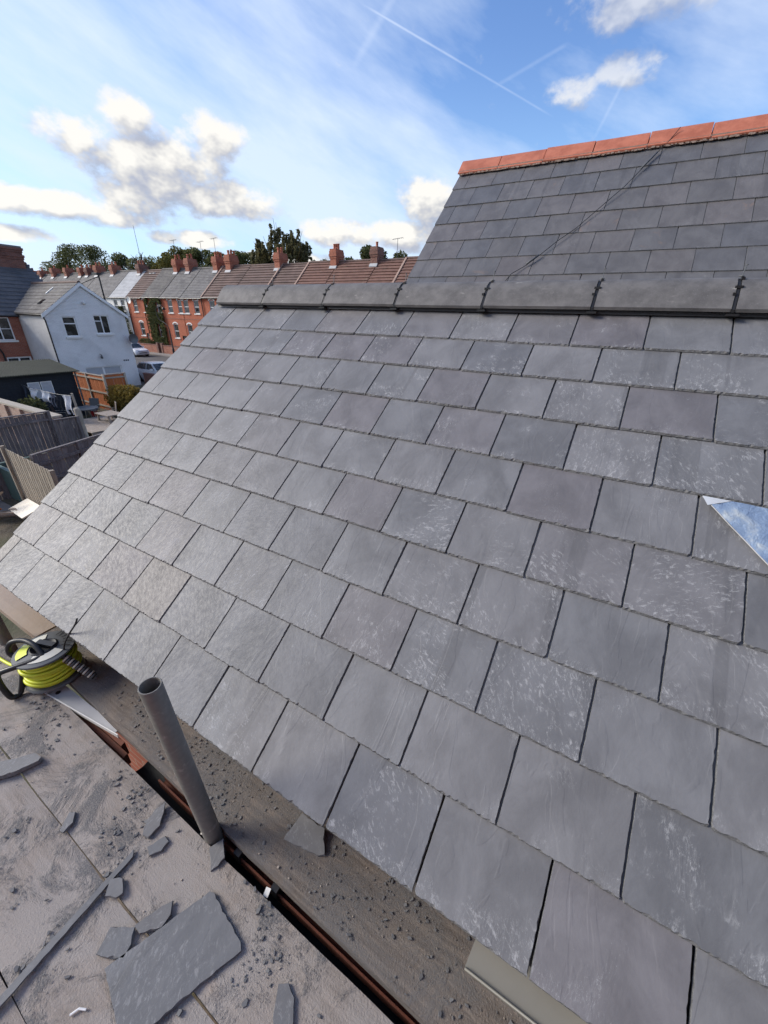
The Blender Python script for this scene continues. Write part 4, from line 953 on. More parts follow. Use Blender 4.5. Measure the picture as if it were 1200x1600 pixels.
# front garden walls
for k, (a, b, l) in enumerate(((-62, -58.6, 'low brick garden wall in front of the white terrace house'), (-58.3, -53.1, 'low brick garden wall behind the white parked car'), (-52.2, -46.4, 'low brick garden wall right of the street lamp'))):
    t = thing('garden_wall', l, 'wall', ((a+b)/2, 33., 0), 'front garden walls')
    MB().box(a, b, 32.92, 33.14, 0, 1.05).build('brickwork', 'brick_red', t); MB().box(a-.03, b+.03, 32.88, 33.18, 1.05, 1.13).build('coping', 'brick_dark', t)
    for x in (a, b): MB().box(x-.17, x+.17, 32.86, 33.2, 0, 1.35).build('pier', 'brick_dark', t)
def hedge(name, lab, c, sx, sy, sz, n, mat, size, seed, cat='bush'):
    t = thing(name, lab, cat, (c[0], c[1], 0))
    def pos(r):
        while True:
            p = Vector((r.uniform(-1, 1), r.uniform(-1, 1), r.uniform(-1, 1)))
            if .45 < p.length+.25*noise.noise(p*3+Vector((seed, 0, 0))) < 1.02: return Vector((c[0]+p.x*sx, c[1]+p.y*sy, c[2]+p.z*sz))
    leaves('foliage', t, mat, n, pos, size, seed)
    for k in range(4): MB().tube([(c[0]+.1*k-.15, c[1], 0), (c[0]+sx*.5*math.cos(k*1.7), c[1]+sy*.5*math.sin(k*1.7), c[2]+sz*.5)], [.05, .015], 5).build('stem', 'bark', t)
    return t
hedge('front_hedge', 'small dark hedge behind the garden wall near the white car', (-56.3, 33.45, 1.25), 1.6, .25, .5, 700, 'leaf_dark', .10, 21, 'hedge')
# street lamp (swan neck)
sl = thing('street_lamp', 'dark street lamp with curved neck in front of the ivy', 'street lamp', (-47.9, 31.6, 0))
MB().lathe((-47.9, 31.6, 0), [(.13, .12), (.13, .9), (.09, 1.0), (.07, 3.0), (.055, 3.1)], 10).build('post', 'plastic_black', sl, True)
MB().tube([(-47.9, 31.6, 3.0), (-47.95, 31.6, 3.3), (-48.15, 31.6, 3.6), (-48.7, 31.6, 3.85), (-49.4, 31.6, 4.1), (-49.75, 31.6, 4.6), (-49.7, 31.6, 5.2), (-49.3, 31.6, 5.6), (-48.7, 31.6, 5.68), (-48.3, 31.6, 5.55)], .045, 8).build('swan_neck', 'plastic_black', sl, True)
MB().lathe((-48.2, 31.6, 5.2), [(.22, 0), (.16, .14), (.06, .26), (.03, .34)], 12).build('lantern', 'plastic_black', sl, True)

# ------------------------------------------------------------------ cars
def car(label, x_front, yc, L, paint, seed, hd=1):
    t = thing('parked_car', label, 'car', (x_front-L/2, yc, 0), 'parked cars'); hw = .87
    X = lambda s: x_front-s*L          # s 0 front .. 1 rear
    prof = [(0.0, .34, .62), (.02, .26, .72), (.06, .22, .78), (.22, .20, .92), (.30, .20, .96), (.55, .20, .98), (.82, .20, .98), (.96, .24, .96), (1.0, .36, .85)]
    m = MB(); n = len(prof)
    for s, zl, zh in prof:
        k = .80 if s in (0.0, 1.0) else (.92 if s in (.02,) else 1.)
        for yy, zz_ in ((-hw*k*.94, zl), (-hw*k, zl+.16), (-hw*k, zh-.16), (-hw*k*.90, zh), (hw*k*.90, zh), (hw*k, zh-.16), (hw*k, zl+.16), (hw*k*.94, zl)): m.v.append((X(s), yc+yy, zz_))
    for i in range(n-1):
        for j in range(8): a, b = i*8+j, i*8+(j+1) % 8; m.f.append((a, a+8, b+8, b))
    m.f.append(tuple(range(8))); m.f.append(tuple((n-1)*8+j for j in reversed(range(8))))
    body = m.build('body', paint, t); smooth_by_angle(body, 50)
    g = [(.25, .93, .80), (.42, 1.42, .64), (.55, 1.47, .63), (.80, 1.43, .62), (.97, .95, .76)]
    m = MB()
    for s, zz_, w in g: m.v += [(X(s), yc-w, zz_), (X(s), yc+w, zz_)]
    base = [(X(.25), yc-.80, .93), (X(.97), yc-.76, .95), (X(.97), yc+.76, .95), (X(.25), yc+.80, .93)]
    for i in range(4): m.f.append((2*i, 2*i+1, 2*i+3, 2*i+2))
    m.f += [(0, 2, 4, 6, 8), (9, 7, 5, 3, 1)]
    m.build('cabin', paint, t)
    def panel(name, pts, mat): MB().add([Vector(p) for p in pts], [tuple(range(len(pts)))]).build(name, mat, t)
    e = .012
    panel('windscreen', [(X(.262)+e, yc-.72, .97+e), (X(.262)+e, yc+.72, .97+e), (X(.408)+e, yc+.58, 1.385+e), (X(.408)+e, yc-.58, 1.385+e)], 'window_glass')
    panel('rear_window', [(X(.958)-e, yc+.68, 1.0+e), (X(.958)-e, yc-.68, 1.0+e), (X(.815)-e, yc-.58, 1.395+e), (X(.815)-e, yc+.58, 1.395+e)], 'window_glass')
    for sg in (-1, 1):
        def sp(s, z): w = .80-(z-.93)/.5*.165; return (X(s), yc+sg*(w+.012), z)
        panel('side_window', [sp(.315, 1.0), sp(.415, 1.36), sp(.555, 1.40), sp(.555, 1.0)][::sg], 'window_glass')
        panel('side_window', [sp(.58, 1.0), sp(.58, 1.40), sp(.79, 1.365), sp(.90, 1.02)][::sg], 'window_glass')
        for s in (.17, .82):
            w_ = MB().tube([(X(s), yc+sg*(hw-.19), .31), (X(s), yc+sg*(hw+.012), .31)], .31, 20).build('wheel', 'rubber', t)
            MB().tube([(X(s), yc+sg*(hw+.005), .31), (X(s), yc+sg*(hw+.02), .31)], .20, 16).build('rim', 'tin_grey', w_)
        MB().obox((X(.035), yc+sg*.50, .66), (.10, -sg*.0, 0), (-.10, sg*.26, .0), (-.02, 0, .12)).build('headlight', 'lamp_lens', t)
        MB().obox((X(.32), yc+sg*(hw-.02), .98), (-.16, 0, 0), (0, sg*.17, 0), (0, 0, .12)).build('mirror', paint, t)
    MB().box(X(0)-.02, X(0)+.012, yc-.50, yc+.50, .40, .50).build('grille', 'car_dark', t)
    MB().box(X(0)-.02, X(0)+.014, yc-.60, yc+.60, .61, .66).build('bonnet_gap', 'car_dark', t)
    MB().box(X(0)-.02, X(0)+.018, yc-.26, yc+.26, .52, .61).build('number_plate', 'white_paint', t)
    return t
car('white hatchback parked in the street facing right beside white house', -50.5, 29.35, 4.0, 'car_white', 1)
car('silver-roofed car parked close behind the white gable wall', -29.2, 19.0, 4.1, 'car_silver', 2)

# ------------------------------------------------------------------ white gabled house and brick house
def white_house():
    h = thing('white_house', 'white painted brick house with a gable end and grey mossy roof', 'house', (-33, 14.9, 0)); X0, X1 = -31.0, -37.6; ya, yb, yc = 12.5, 17.3, 14.9; ze, za = Z-.24, Z+1.44
    # gable wall
    m = MB(); holes = [(13.38-ya, 14.14-ya, Z-1.60, Z-.44), (15.22-ya, 16.17-ya, Z-1.46, Z-.33), (13.85-ya, 16.2-ya, .30, Z-3.52)]
    wall_face(m, (X0, ya, 0), (0, 1, 0), (0, 0, 1), (1, 0, 0), yb-ya, ze, holes, .12)
    m.add([(X0, ya, ze), (X0, yb, ze), (X0, yc, za-.02)], [(0, 1, 2)])
    m.build('gable_wall', 'white_brick', h)
    m = MB(); m.add([(X1, ya, 0), (X0, ya, 0), (X0, ya, ze), (X1, ya, ze)], [(0, 1, 2, 3)]); m.build('side_wall', 'white_render', h); MB().add([(X1, yb, 0), (X0, yb, 0), (X0, yb, ze), (X1, yb, ze)], [(3, 2, 1, 0)]).build('side_wall', 'white_render', h)
    window(h, (X0, 13.38, Z-1.60), (0, 1, 0), (0, 0, 1), (1, 0, 0), .76, 1.16, 'top', .12); window(h, (X0, 15.22, Z-1.46), (0, 1, 0), (0, 0, 1), (1, 0, 0), .95, 1.13, 'pair', .12)
    window(h, (X0, 13.85, .30), (0, 1, 0), (0, 0, 1), (1, 0, 0), 1.15, Z-3.82, 'none', .12, False, glass='curtain_grey'); window(h, (X0, 15.0, .30), (0, 1, 0), (0, 0, 1), (1, 0, 0), 1.2, Z-3.82, 'none', .12, False, glass='curtain_grey')
    # roof slopes
    for sg in (-1, 1):
        m = MB(); n = 9; dx = X0+.12-X1
        for i in range(n):
            y0, z0 = yc+sg*(yc-ya+.14)*(1-i/n), ze-.10+(za+.06-ze+.10)*i/n; y1, z1 = yc+sg*(yc-ya+.14)*(1-(i+1.04)/n), ze-.10+(za+.06-ze+.10)*(i+1.04)/n
            m.hexa([(X1, y0, z0), (X0+.12, y0, z0), (X0+.12, y1, z1), (X1, y1, z1), (X1, y0, z0+.055), (X0+.12, y0, z0+.055), (X0+.12, y1, z1+.02), (X1, y1, z1+.02)])
        m.build('roof_slope', 'roof_slate_mossy', h)
        b = MB(); y0, z0, y1, z1 = yc+sg*(yc-ya+.18), ze-.30, yc, za-.13
        b.hexa([(X0+.08, y0, z0), (X0+.125, y0, z0), (X0+.125, y1, z1), (X0+.08, y1, z1), (X0+.08, y0, z0+.20), (X0+.125, y0, z0+.20), (X0+.125, y1, z1+.20), (X0+.08, y1, z1+.20)]); b.build('bargeboard', 'white_upvc', h)
    MB().tube([(X1, yc, za+.07), (X0+.1, yc, za+.07)], .10, 8).build('ridge', 'roof_brown_tile', h)
    MB().tube([(X1+2.8, ya-.12, ze-.14), (X0, ya-.12, ze-.14)], .05, 8).build('gutter', 'plastic_black', h)
    MB().tube([(X0+.03, ya-.12, ze-.16), (X0+.04, ya-.04, ze-.45), (X0+.04, ya-.04, .1)], .04, 8).build('drainpipe', 'plastic_black', h)
    sk = MB().obox((-32.9, 13.0, ze+.30), (.55, 0, 0), (0, .55, .39), (0, -.03, .05)).build('skylight', 'white_paint', h); MB().obox((-32.82, 13.06, ze+.40), (.39, 0, 0), (0, .40, .285), (0, -.03, .05)).build('pane', 'window_glass', sk)
    MB().obox((-33.3, 13.9, ze+1.02), (.10, 0, 0), (0, .55, .39), (0, -.03, .07)).build('flue_strip', 'white_paint', h)
    MB().lathe((X0+.10, 14.86, Z+.26), [(.05, 0), (.09, .05), (.09, .14), (.04, .18)], 10).build('bulkhead_lamp', 'white_paint', h, True)
    wl = MB().lathe((X0+.16, 15.0, Z-3.0), [(.04, 0), (.08, .03), (.06, .20), (.02, .24)], 8).build('wall_lantern', 'tin_grey', h, True); MB().tube([(X0, 15.0, Z-2.72), (X0+.16, 15.0, Z-2.74)], .02, 6).build('bracket', 'tin_grey', wl)
    for k in range(3): MB().tube([(X0, 16.5+k*.14, Z-3.20), (X0+.03, 16.5+k*.14, Z-3.22)], .055, 8).build('wall_vent', 'tin_grey', h)
    # dish at the far corner
    d = MB(); c = Vector((X0+.35, 17.28, Z-1.80)); n = 18
    for r_ in range(4):
        for j in range(n): a = 2*math.pi*j/n; rr = .34*r_/3; d.v.append((c.x+.10*(r_/3)**2, c.y+math.cos(a)*rr, c.z+math.sin(a)*rr))
    for r_ in range(3):
        for j in range(n): d.f.append((r_*n+j, r_*n+(j+1) % n, (r_+1)*n+(j+1) % n, (r_+1)*n+j))
    do = d.build('satellite_dish', 'tin_grey', h, True); MB().tube([c, (X0, 17.2, Z-1.9)], .025, 6).build('bracket', 'tin_grey', do)
white_house()
def brick_house():
    h = thing('brick_house', 'red brick house with dark slate roof at the left edge', 'house', (-38, 10, 0)); X = -34.55; y0, y1 = 4.0, 12.48; ze = Z-.42
    m = MB(); holes = [(7.9, 8.9-1.0+0, 0, 0)][:0]+[(10.75-y0, 11.95-y0, Z-1.93, Z-.60), (11.1-y0, 12.42-y0, Z-4.0, Z-2.93), (9.2-y0, 10.7-y0, Z-4.0, Z-2.93), (7.2-y0, 8.4-y0, Z-1.93, Z-.60)]
    wall_face(m, (X, y0, 0), (0, 1, 0), (0, 0, 1), (1, 0, 0), y1-y0, ze, holes, .12); m.box(X-9, X-.3, y0, y1+3.2, 0, ze-.05); m.build('wall', 'brick_red', h)
    window(h, (X, 10.75, Z-1.93), (0, 1, 0), (0, 0, 1), (1, 0, 0), 1.2, 1.33, 'four', .12); window(h, (X, 7.2, Z-1.93), (0, 1, 0), (0, 0, 1), (1, 0, 0), 1.2, 1.33, 'four', .12)
    window(h, (X, 11.1, Z-4.0), (0, 1, 0), (0, 0, 1), (1, 0, 0), 1.32, 1.07, 'pair', .12, fw=.09); window(h, (X, 9.2, Z-4.0), (0, 1, 0), (0, 0, 1), (1, 0, 0), 1.5, 1.07, 'pair', .12, fw=.09)
    m = MB(); n = 14; xr, zr = X-4.3, Z+2.75
    yv = 15.6
    for i in range(n):
        xa, za, xb, zb = X+.2+(xr-X-.2)*i/n, ze-.1+(zr-ze+.1)*i/n, X+.2+(xr-X-.2)*(i+1.04)/n, ze-.1+(zr-ze+.1)*(i+1.04)/n
        ye = (12.55+(yv-12.55)*min(1, i/(n*.62))) if i < n else yv
        m.hexa([(xa, y0, za), (xa, ye, za), (xb, ye+.2, zb), (xb, y0, zb), (xa, y0, za+.055), (xa, ye, za+.055), (xb, ye+.2, zb+.02), (xb, y0, zb+.02)])
    m.hexa([(xr, y0, zr-.06), (xr, yv, zr-.06), (xr-4.3, yv, ze), (xr-4.3, y0, ze), (xr, y0, zr), (xr, yv, zr), (xr-4.3, yv, ze+.06), (xr-4.3, y0, ze+.06)])
    m.build('roof', 'roof_slate_dark', h)
    pts = [(X+.1, 12.62, ze), (X-1.6, 14.1, ze+1.15), (X-2.7, 15.0, ze+1.95)]
    MB().tube([Vector(p)+Vector((0, 0, .05)) for p in pts], .045, 6).build('valley', 'lead_edge', h)
    MB().tube([(xr, y0, zr+.05), (xr, yv, zr+.05)], .11, 8).build('ridge', 'roof_brown_tile', h)
    ch = MB(); ch.box(xr-.5, xr+.45, 13.7, 15.35, zr-.9, zr+.25)
    for i, e in enumerate((.04, .09, .02, .06, .12)): ch.box(xr-.5-e, xr+.45+e, 13.7-e, 15.35+e, zr+.25+i*.14, zr+.25+(i+1)*.14)
    c = ch.build('chimney', 'brick_dark', h); MB().box(xr-.56, xr+.51, 13.64, 15.41, zr+.95, zr+1.06).build('chimney_cap', 'tin_grey', c)
    MB().tube([(X+.12, 4.0, ze-.1), (X+.12, 12.5, ze-.1)], .055, 8).build('gutter', 'plastic_black', h)
    MB().tube([(X+.06, 10.85, Z-2.2), (X+.06, 11.0, Z-2.7), (X+.06, 11.0, .1)], .045, 8).build('drainpipe', 'plastic_black', h)
brick_house()
lp = thing('lamp_post', 'dark post with a small head rising behind the white gable', 'lamp post', (-41.2, 21.6, 0))
MB().tube([(-41.2, 21.6, 0), (-41.2, 21.6, Z+2.75)], [.09, .06], 8).build('post', 'plastic_black', lp); MB().obox((-41.75, 21.35, Z+2.7), (.75, 0, 0), (0, .4, 0), (0, 0, .16)).build('head', 'plastic_black', lp)
MB().tube([(-41.2, 21.6, Z+2.6), (-42.2, 20.9, Z+2.15), (-43., 20.4, Z+1.75)], .03, 6).build('stay', 'plastic_black', lp)

# ------------------------------------------------------------------ gardens
def fence(label, p0, p1, zt, zb, mat, bw=.11, rail='front', ncap=True, posts=2, group='garden fences', rail_z=(.2, .85), postmat=None, name='fence', horiz=False):
    p0, p1 = Vector((*p0, 0)), Vector((*p1, 0)); d = (p1-p0); L = d.length; d.normalize(); nr = Vector((-d.y, d.x, 0))
    t = thing(name, label, 'fence', ((p0+p1)/2), group); n = max(2, int(L/bw)); src = None
    for i in range(n):
        a = p0+d*(L*i/n)+nr*(.006*((i*7) % 3)); h = zt-zb+.012*math.sin(i*2.3)
        if src is None:
            m = MB(); m.obox((0, 0, 0), d*(L/n-.008), nr*.016, (0, 0, h)); src = m.build('board', mat, t); off = src.location-(a+Vector((0, 0, zb))-t.location)
            src.location = a+Vector((0, 0, zb))-t.location+Vector(src.location)*0+(d*(L/n-.008)+nr*.016+Vector((0, 0, h)))/2
        else:
            o = src.copy(); COL.objects.link(o); o.parent = t; o.location = a+Vector((0, 0, zb))-t.location+(d*(L/n-.008)+nr*.016+Vector((0, 0, h)))/2
    s = -1 if rail == 'front' else 1
    for q in rail_z:
        z = zb+(zt-zb)*q; MB().obox(p0+nr*(-.05 if s < 0 else .03)+Vector((0, 0, z)), d*L, nr*.045, (0, 0, .075)).build('rail', postmat or mat, t)
    for k in range(posts+1):
        q = p0+d*(L*k/posts); MB().obox(q-d*.045+nr*(-.06), d*.09, nr*.09, (0, 0, zt+.06)).build('post', postmat or mat, t)
    if ncap: MB().obox(p0+nr*-.03+Vector((0, 0, zt+.02)), d*L, nr*.08, (0, 0, .035)).build('capping', postmat or mat, t)
    return t
FT = Z-3.2
fence('weathered purple-grey garden fence nearest the brick wall', (-16.6, 3.4), (-16.55, 5.85), FT, 0, 'fence_grey', .115, rail_z=(.08, .86), posts=1)
fence('short lower grey fence panel next to the pale post', (-16.5, 5.9), (-16.45, 6.62), Z-3.5, 0, 'fence_grey', .09, rail_z=(), posts=1)
fence('long grey fence running along beside the slate roof edge', (-11.65, 3.52), (-12.75, 6.9), FT, 0, 'fence_grey', .12, rail_z=(.05, .62, .86), posts=3)
fence('sunlit tan close-board fence in the nearest garden', (-13.0, 3.43), (-10.1, 3.28), FT, 0, 'fence_tan', .10, rail='back', rail_z=(.3, .8), posts=1, ncap=False)
fence('dark broken trellis fence at the left edge', (-14.6, 2.0), (-14.5, 3.5), Z-3.6, 0, 'fence_grey', .13, rail_z=(.3, .7), posts=1)
fence('bright orange-brown panel fence beside the black shed', (-27.3, 11.35), (-23.6, 11.30), FT, 0, 'fence_orange', .14, rail_z=(.1, .5, .9), posts=2, postmat='post_pale')
fence('short orange-brown fence section behind the bush', (-23.9, 11.4), (-23.85, 12.5), FT+.05, 0, 'fence_orange', .14, rail_z=(.1, .9), posts=1, postmat='post_pale')
bw = thing('brick_garden_wall', 'pale brick garden wall with stone coping in front of shed', 'wall', (-19, 6.1, 0))
MB().box(-22.5, -16.7, 6.02, 6.24, 0, Z-3.44).build('brickwork', 'brick_pale', bw); MB().box(-22.52, -16.68, 5.97, 6.29, Z-3.44, Z-3.37).build('coping', 'post_pale', bw)
for x in (-21.9, -20.6, -19.3, -18.): MB().box(x-.16, x+.16, 5.93, 6.02, 0, Z-3.44).build('pier', 'brick_pale', bw)
# shed
sh = thing('garden_shed', 'black garden shed with green felt roof and curtained window', 'shed', (-24.8, 8.6, 0))
m = MB(); n = 18
for i in range(n): m.obox((-23.75, 6.28, i*2.18/n), (.022, 0, 0), (0, 3.72, 0), (0, 0, 2.18/n-.006))
m.build('front_boards', 'shed_black', sh)
MB().box(-26.0, -23.76, 6.3, 9.98, 0, 2.18).build('walls', 'shed_black', sh)
m = MB()
for i in range(44):
    ya, yb = 6.1+i*(4.1/44), 6.1+(i+.55)*(4.1/44)
    m.hexa([(-23.45, ya, 2.20), (-23.45, yb, 2.20), (-26.2, yb, 2.56), (-26.2, ya, 2.56), (-23.45, ya, 2.245), (-23.45, yb, 2.245), (-26.2, yb, 2.605), (-26.2, ya, 2.605)])
m.hexa([(-23.44, 6.1, 2.19), (-23.44, 10.2, 2.19), (-26.2, 10.2, 2.55), (-26.2, 6.1, 2.55), (-23.44, 6.1, 2.222), (-23.44, 10.2, 2.222), (-26.2, 10.2, 2.582), (-26.2, 6.1, 2.582)])
m.build('corrugated_roof', 'felt_green', sh)
for y in (8.0, 8.5):
    f = MB().box(-23.73, -23.70, y, y+.46, 1.10, 1.85).build('window', 'white_paint', sh); MB().add([(-23.695, y+.03, 1.14), (-23.695, y+.43, 1.14), (-23.695, y+.43, 1.82), (-23.695, y+.03, 1.82)], [(0, 1, 2, 3)]).build('pane', 'curtain_grey', f)
MB().tube([(-23.60, 10.02, 2.15), (-23.60, 10.02, .05)], .04, 8).build('drainpipe', 'plastic_grey', sh)
MB().tube([(-23.71, 9.5, 1.0), (-23.68, 9.5, 1.02)], .06, 8).build('badge', 'white_paint', sh)
# washing line
wl = thing('washing_line', 'thin washing line strung from shed to leaning wooden post', 'washing line', (-20.3, 8.35, 0))
lin = [Vector((-24.2, 7.7, Z-3.14)), Vector((-23, 7.88, Z-3.30)), Vector((-22, 8.02, Z-3.38)), Vector((-21.2, 8.15, Z-3.42)), Vector((-20.4, 8.3, Z-3.40))]
MB().tube(lin, .012, 5).build('line', 'tin_grey', wl); MB().tube([(-20.4, 8.3, Z-3.3), (-20.45, 8.35, .2)], .05, 8).build('post', 'post_pale', wl)
def lpos(s):
    s *= len(lin)-1; i = min(int(s), len(lin)-2); return lin[i].lerp(lin[i+1], s-i)
def garment(name, lab, s0, s1, drop, mat, kind):
    t = None; m = MB(); n = 8; k = 8
    p0, p1 = lpos(s0), lpos(s1); d = p1-p0
    def pt(a, b):
        x = a
        if kind == 'trousers' and b > .35: x = .5+(a-.5)*.9+(.06 if a > .5 else -.06)
        if kind == 'shirt': x = .5+(a-.5)*(1.0 if b < .22 else .72-.1*b)
        q = p0+d*x; return Vector((q.x, q.y+.04*math.sin(a*9+b*3)+.03*math.sin(b*7), q.z-drop*b*(1-.10*math.sin(a*math.pi) if kind == 'shirt' else 1)))
    for i in range(n+1):
        for j in range(k+1): m.v.append(tuple(pt(i/n, j/k)))
    for i in range(n):
        for j in range(k):
            if kind == 'trousers' and j >= 3 and i in (3, 4): continue
            if kind == 'onesie' and j >= 6 and i in (3, 4): continue
            a = i*(k+1)+j; m.f.append((a, a+1, a+k+2, a+k+1))
    o = m.build(name, mat); sd = o.modifiers.new('thick', 'SOLIDIFY'); sd.thickness = .012
    return tag(o, lab, name.replace('_', ' '), 'washing on the line')
garment('trousers', 'blue jeans hanging at the left end of the washing line', .03, .13, .85, 'denim', 'trousers')
garment('shirt', 'white shirt hanging slanted next to the blue jeans', .17, .33, .55, 'cloth_white', 'shirt')
garment('pillowcase', 'white square cloth in the middle of the washing line', .37, .52, .48, 'cloth_white', 'plain')
garment('trousers', 'grey trousers hanging right of the white square cloth', .53, .61, .62, 'cloth_grey', 'trousers')
garment('trousers', 'dark trousers hanging left of the white baby suit', .63, .73, .75, 'cloth_dark', 'trousers')
garment('baby_suit', 'white baby suit hanging at the right end of the line', .78, .93, .85, 'cloth_white', 'onesie')
hedge('shrub', 'dark green shrub below the washing line', (-21.9, 7.3, .75), .75, .5, .75, 1400, 'leaf_dark', .07, 31)
hedge('bush', 'big yellow-green bush beside the slate roof edge', (-22.3, 11.5, .75), 1.25, .75, .75, 3600, 'leaf_autumn', .07, 32)
# patio: decking, table, chairs
dk = thing('decking', 'low wooden decking platform below the garden table', 'decking', (-19.6, 8.6, 0))
for i in range(14): MB().box(-21.2, -18.4, 7.75+i*.14, 7.75+i*.14+.13, .36, .39).build('plank', 'wood_weathered', dk)
MB().box(-18.44, -18.40, 7.75, 9.7, .08, .35).build('edge_board', 'wood_weathered', dk)
tb = thing('garden_table', 'weathered wooden garden table at the roof edge', 'table', (-19.9, 9.3, .39))
for i in range(5): MB().box(-20.45, -19.35, 8.95+i*.15, 8.95+i*.15+.14, .70, .735).build('plank', 'wood_weathered', tb)
for x in (-20.38, -19.47):
    for y in (9.0, 9.58): MB().box(x, x+.07, y, y+.07, .39, .70).build('leg', 'wood_weathered', tb)
pt_ = thing('patio_table', 'grey metal patio table behind the washing line post', 'table', (-21.8, 9.2, 0))
MB().lathe((-21.8, 9.2, .72), [(.55, 0), (.56, .02), (.55, .035)], 24).build('tabletop', 'tin_grey', pt_)
for a in (45, 135, 225, 315): MB().tube([(-21.8+.42*math.cos(R(a)), 9.2+.42*math.sin(R(a)), .72), (-21.8+.5*math.cos(R(a)), 9.2+.5*math.sin(R(a)), 0)], .018, 6).build('leg', 'post_pale', pt_)
def chair(x, y, rz, lab, mat):
    t = thing('garden_chair', lab, 'chair', (x, y, 0), 'patio chairs'); c, s = math.cos(rz), math.sin(rz)
    def q(a, b, z): return Vector((x+a*c-b*s, y+a*s+b*c, z))
    for a, b in ((-.22, -.22), (.22, -.22), (-.22, .22), (.22, .22)): MB().tube([q(a, b, .43), q(a*1.1, b*1.1, 0)], .014, 6).build('leg', 'post_pale', t)
    MB().hexa([q(-.24, -.24, .42), q(.24, -.24, .42), q(.24, .24, .42), q(-.24, .24, .42), q(-.24, -.24, .45), q(.24, -.24, .45), q(.24, .24, .45), q(-.24, .24, .45)]).build('seat', mat, t)
    MB().hexa([q(-.24, .22, .50), q(.24, .22, .50), q(.24, .25, .50), q(-.24, .25, .50), q(-.24, .30, .95), q(.24, .30, .95), q(.24, .33, .95), q(-.24, .33, .95)]).build('backrest', mat, t)
    for a in (-.24, .24): MB().tube([q(a, -.22, .43), q(a, -.20, .64), q(a, .26, .66)], .013, 6).build('armrest', 'post_pale', t)
chair(-22.7, 9.9, .5, 'grey patio chair against the orange fence', 'tin_grey'); chair(-21.2, 10.0, -.4, 'pale framed patio chair between table and bush', 'wood_weathered'); chair(-22.3, 8.4, 2.6, 'dark patio chair on the shed side of the table', 'plastic_black')
bk = thing('red_bucket', 'red bucket standing beside the shed corner', 'bucket', (-23.1, 10.1, 0)); MB().lathe((-23.1, 10.1, 0), [(.13, .02), (.19, .38), (.20, .40), (.18, .39), (.12, .05)], 16).build('pail', 'red_plastic', bk); MB().tube([(-23.28, 10.1, .38), (-23.1, 10.1, .52), (-22.92, 10.1, .38)], .01, 6).build('handle', 'tin_grey', bk)
gp = thing('garden_post', 'pale round-topped wooden post beside the low fence panel', 'post', (-16.6, 6.75, 0)); MB().lathe((-16.6, 6.75, 0), [(.10, 0), (.10, 1.75), (.08, 1.8), (.02, 1.82)], 10).build('shaft', 'post_pale', gp)
# raised pond / planter
pl = thing('planter', 'green raised planter with dry straw-coloured grass behind the fence', 'planter', (-14.2, 4.2, 0))
for (a, b, c, d) in ((-14.9, -13.3, 3.55, 3.65), (-14.9, -13.3, 4.95, 5.05), (-14.9, -14.8, 3.65, 4.95), (-13.4, -13.3, 3.65, 4.95)): MB().box(a, b, c, d, 0, .95).build('side', 'pond_green', pl)
MB().box(-14.8, -13.4, 3.65, 4.95, .5, .84).build('soil', 'timber_dark', pl)
m = MB(); r = random.Random(6)
for i in range(500):
    x, y = r.uniform(-14.6, -13.7), r.uniform(4.2, 4.9); a = r.random()*6.28; l = r.uniform(.15, .4); dx, dy = math.cos(a)*l*.6, math.sin(a)*l*.6
    m.add([(x-.008, y, .82), (x+.008, y, .82), (x+dx, y+dy, .82+l)], [(0, 1, 2)])
o = m.build('dry_grass', 'straw', pl); o['kind'] = 'stuff'
# timber and white boards stacked in the nearest garden
pile = thing('timber_offcuts', 'heap of reddish broken timber at the left edge', 'timber', (-12.9, 2.9, 0)); r = random.Random(9)
for i in range(16):
    x, y = -12.9+r.uniform(-.5, .5), 2.75+r.uniform(-.35, .35); a = r.uniform(0, 3.1); l = r.uniform(.3, .8); z = .05+i*.035
    MB().obox((x-math.cos(a)*l/2, y-math.sin(a)*l/2, z), (math.cos(a)*l, math.sin(a)*l, r.uniform(-.2, .3)), (-math.sin(a)*.09, math.cos(a)*.09, 0), (0, 0, .04)).build('batten', ('fence_orange', 'wood_weathered', 'brick_red')[i % 3] if i % 3 < 2 else 'timber_tan', pile)
def panel(lab, o, a, b, c, mat): t = MB().obox(o, a, b, c).build('board_panel', mat); tag(t, lab, 'board')
panel('cream board leaning in the nearest garden by the roof edge', (-12.9, 3.02, .25), (1.2, -.12, .12), (.12, .42, .18), (0, -.02, .03), 'cream_board')
panel('thin cream strip of board behind the white panel', (-12.75, 3.55, .45), (1.0, -.02, .05), (.02, .09, .02), (0, 0, .03), 'cream_board')
panel('bright white panel standing at the slate roof edge', (-12.05, 3.18, .20), (.10, .34, .12), (.62, -.16, .02), (-.02, 0, .05), 'white_upvc')
# dark wall and bits beside the white house
dw = thing('boundary_wall', 'dark brown boundary wall in front of the silver car', 'wall', (-28.6, 17.7, 0)); MB().box(-30.8, -26, 17.5, 17.72, 0, .80).build('brickwork', 'brick_dark', dw); MB().box(-30.8, -26, 17.46, 17.76, .80, .86).build('coping', 'brick_dark', dw)
bp = thing('bollard_post', 'thin pale post in front of the silver car', 'post', (-28.6, 17.3, 0)); MB().lathe((-28.6, 17.3, 0), [(.045, 0), (.045, 1.15), (.03, 1.2)], 8).build('shaft', 'post_pale', bp)

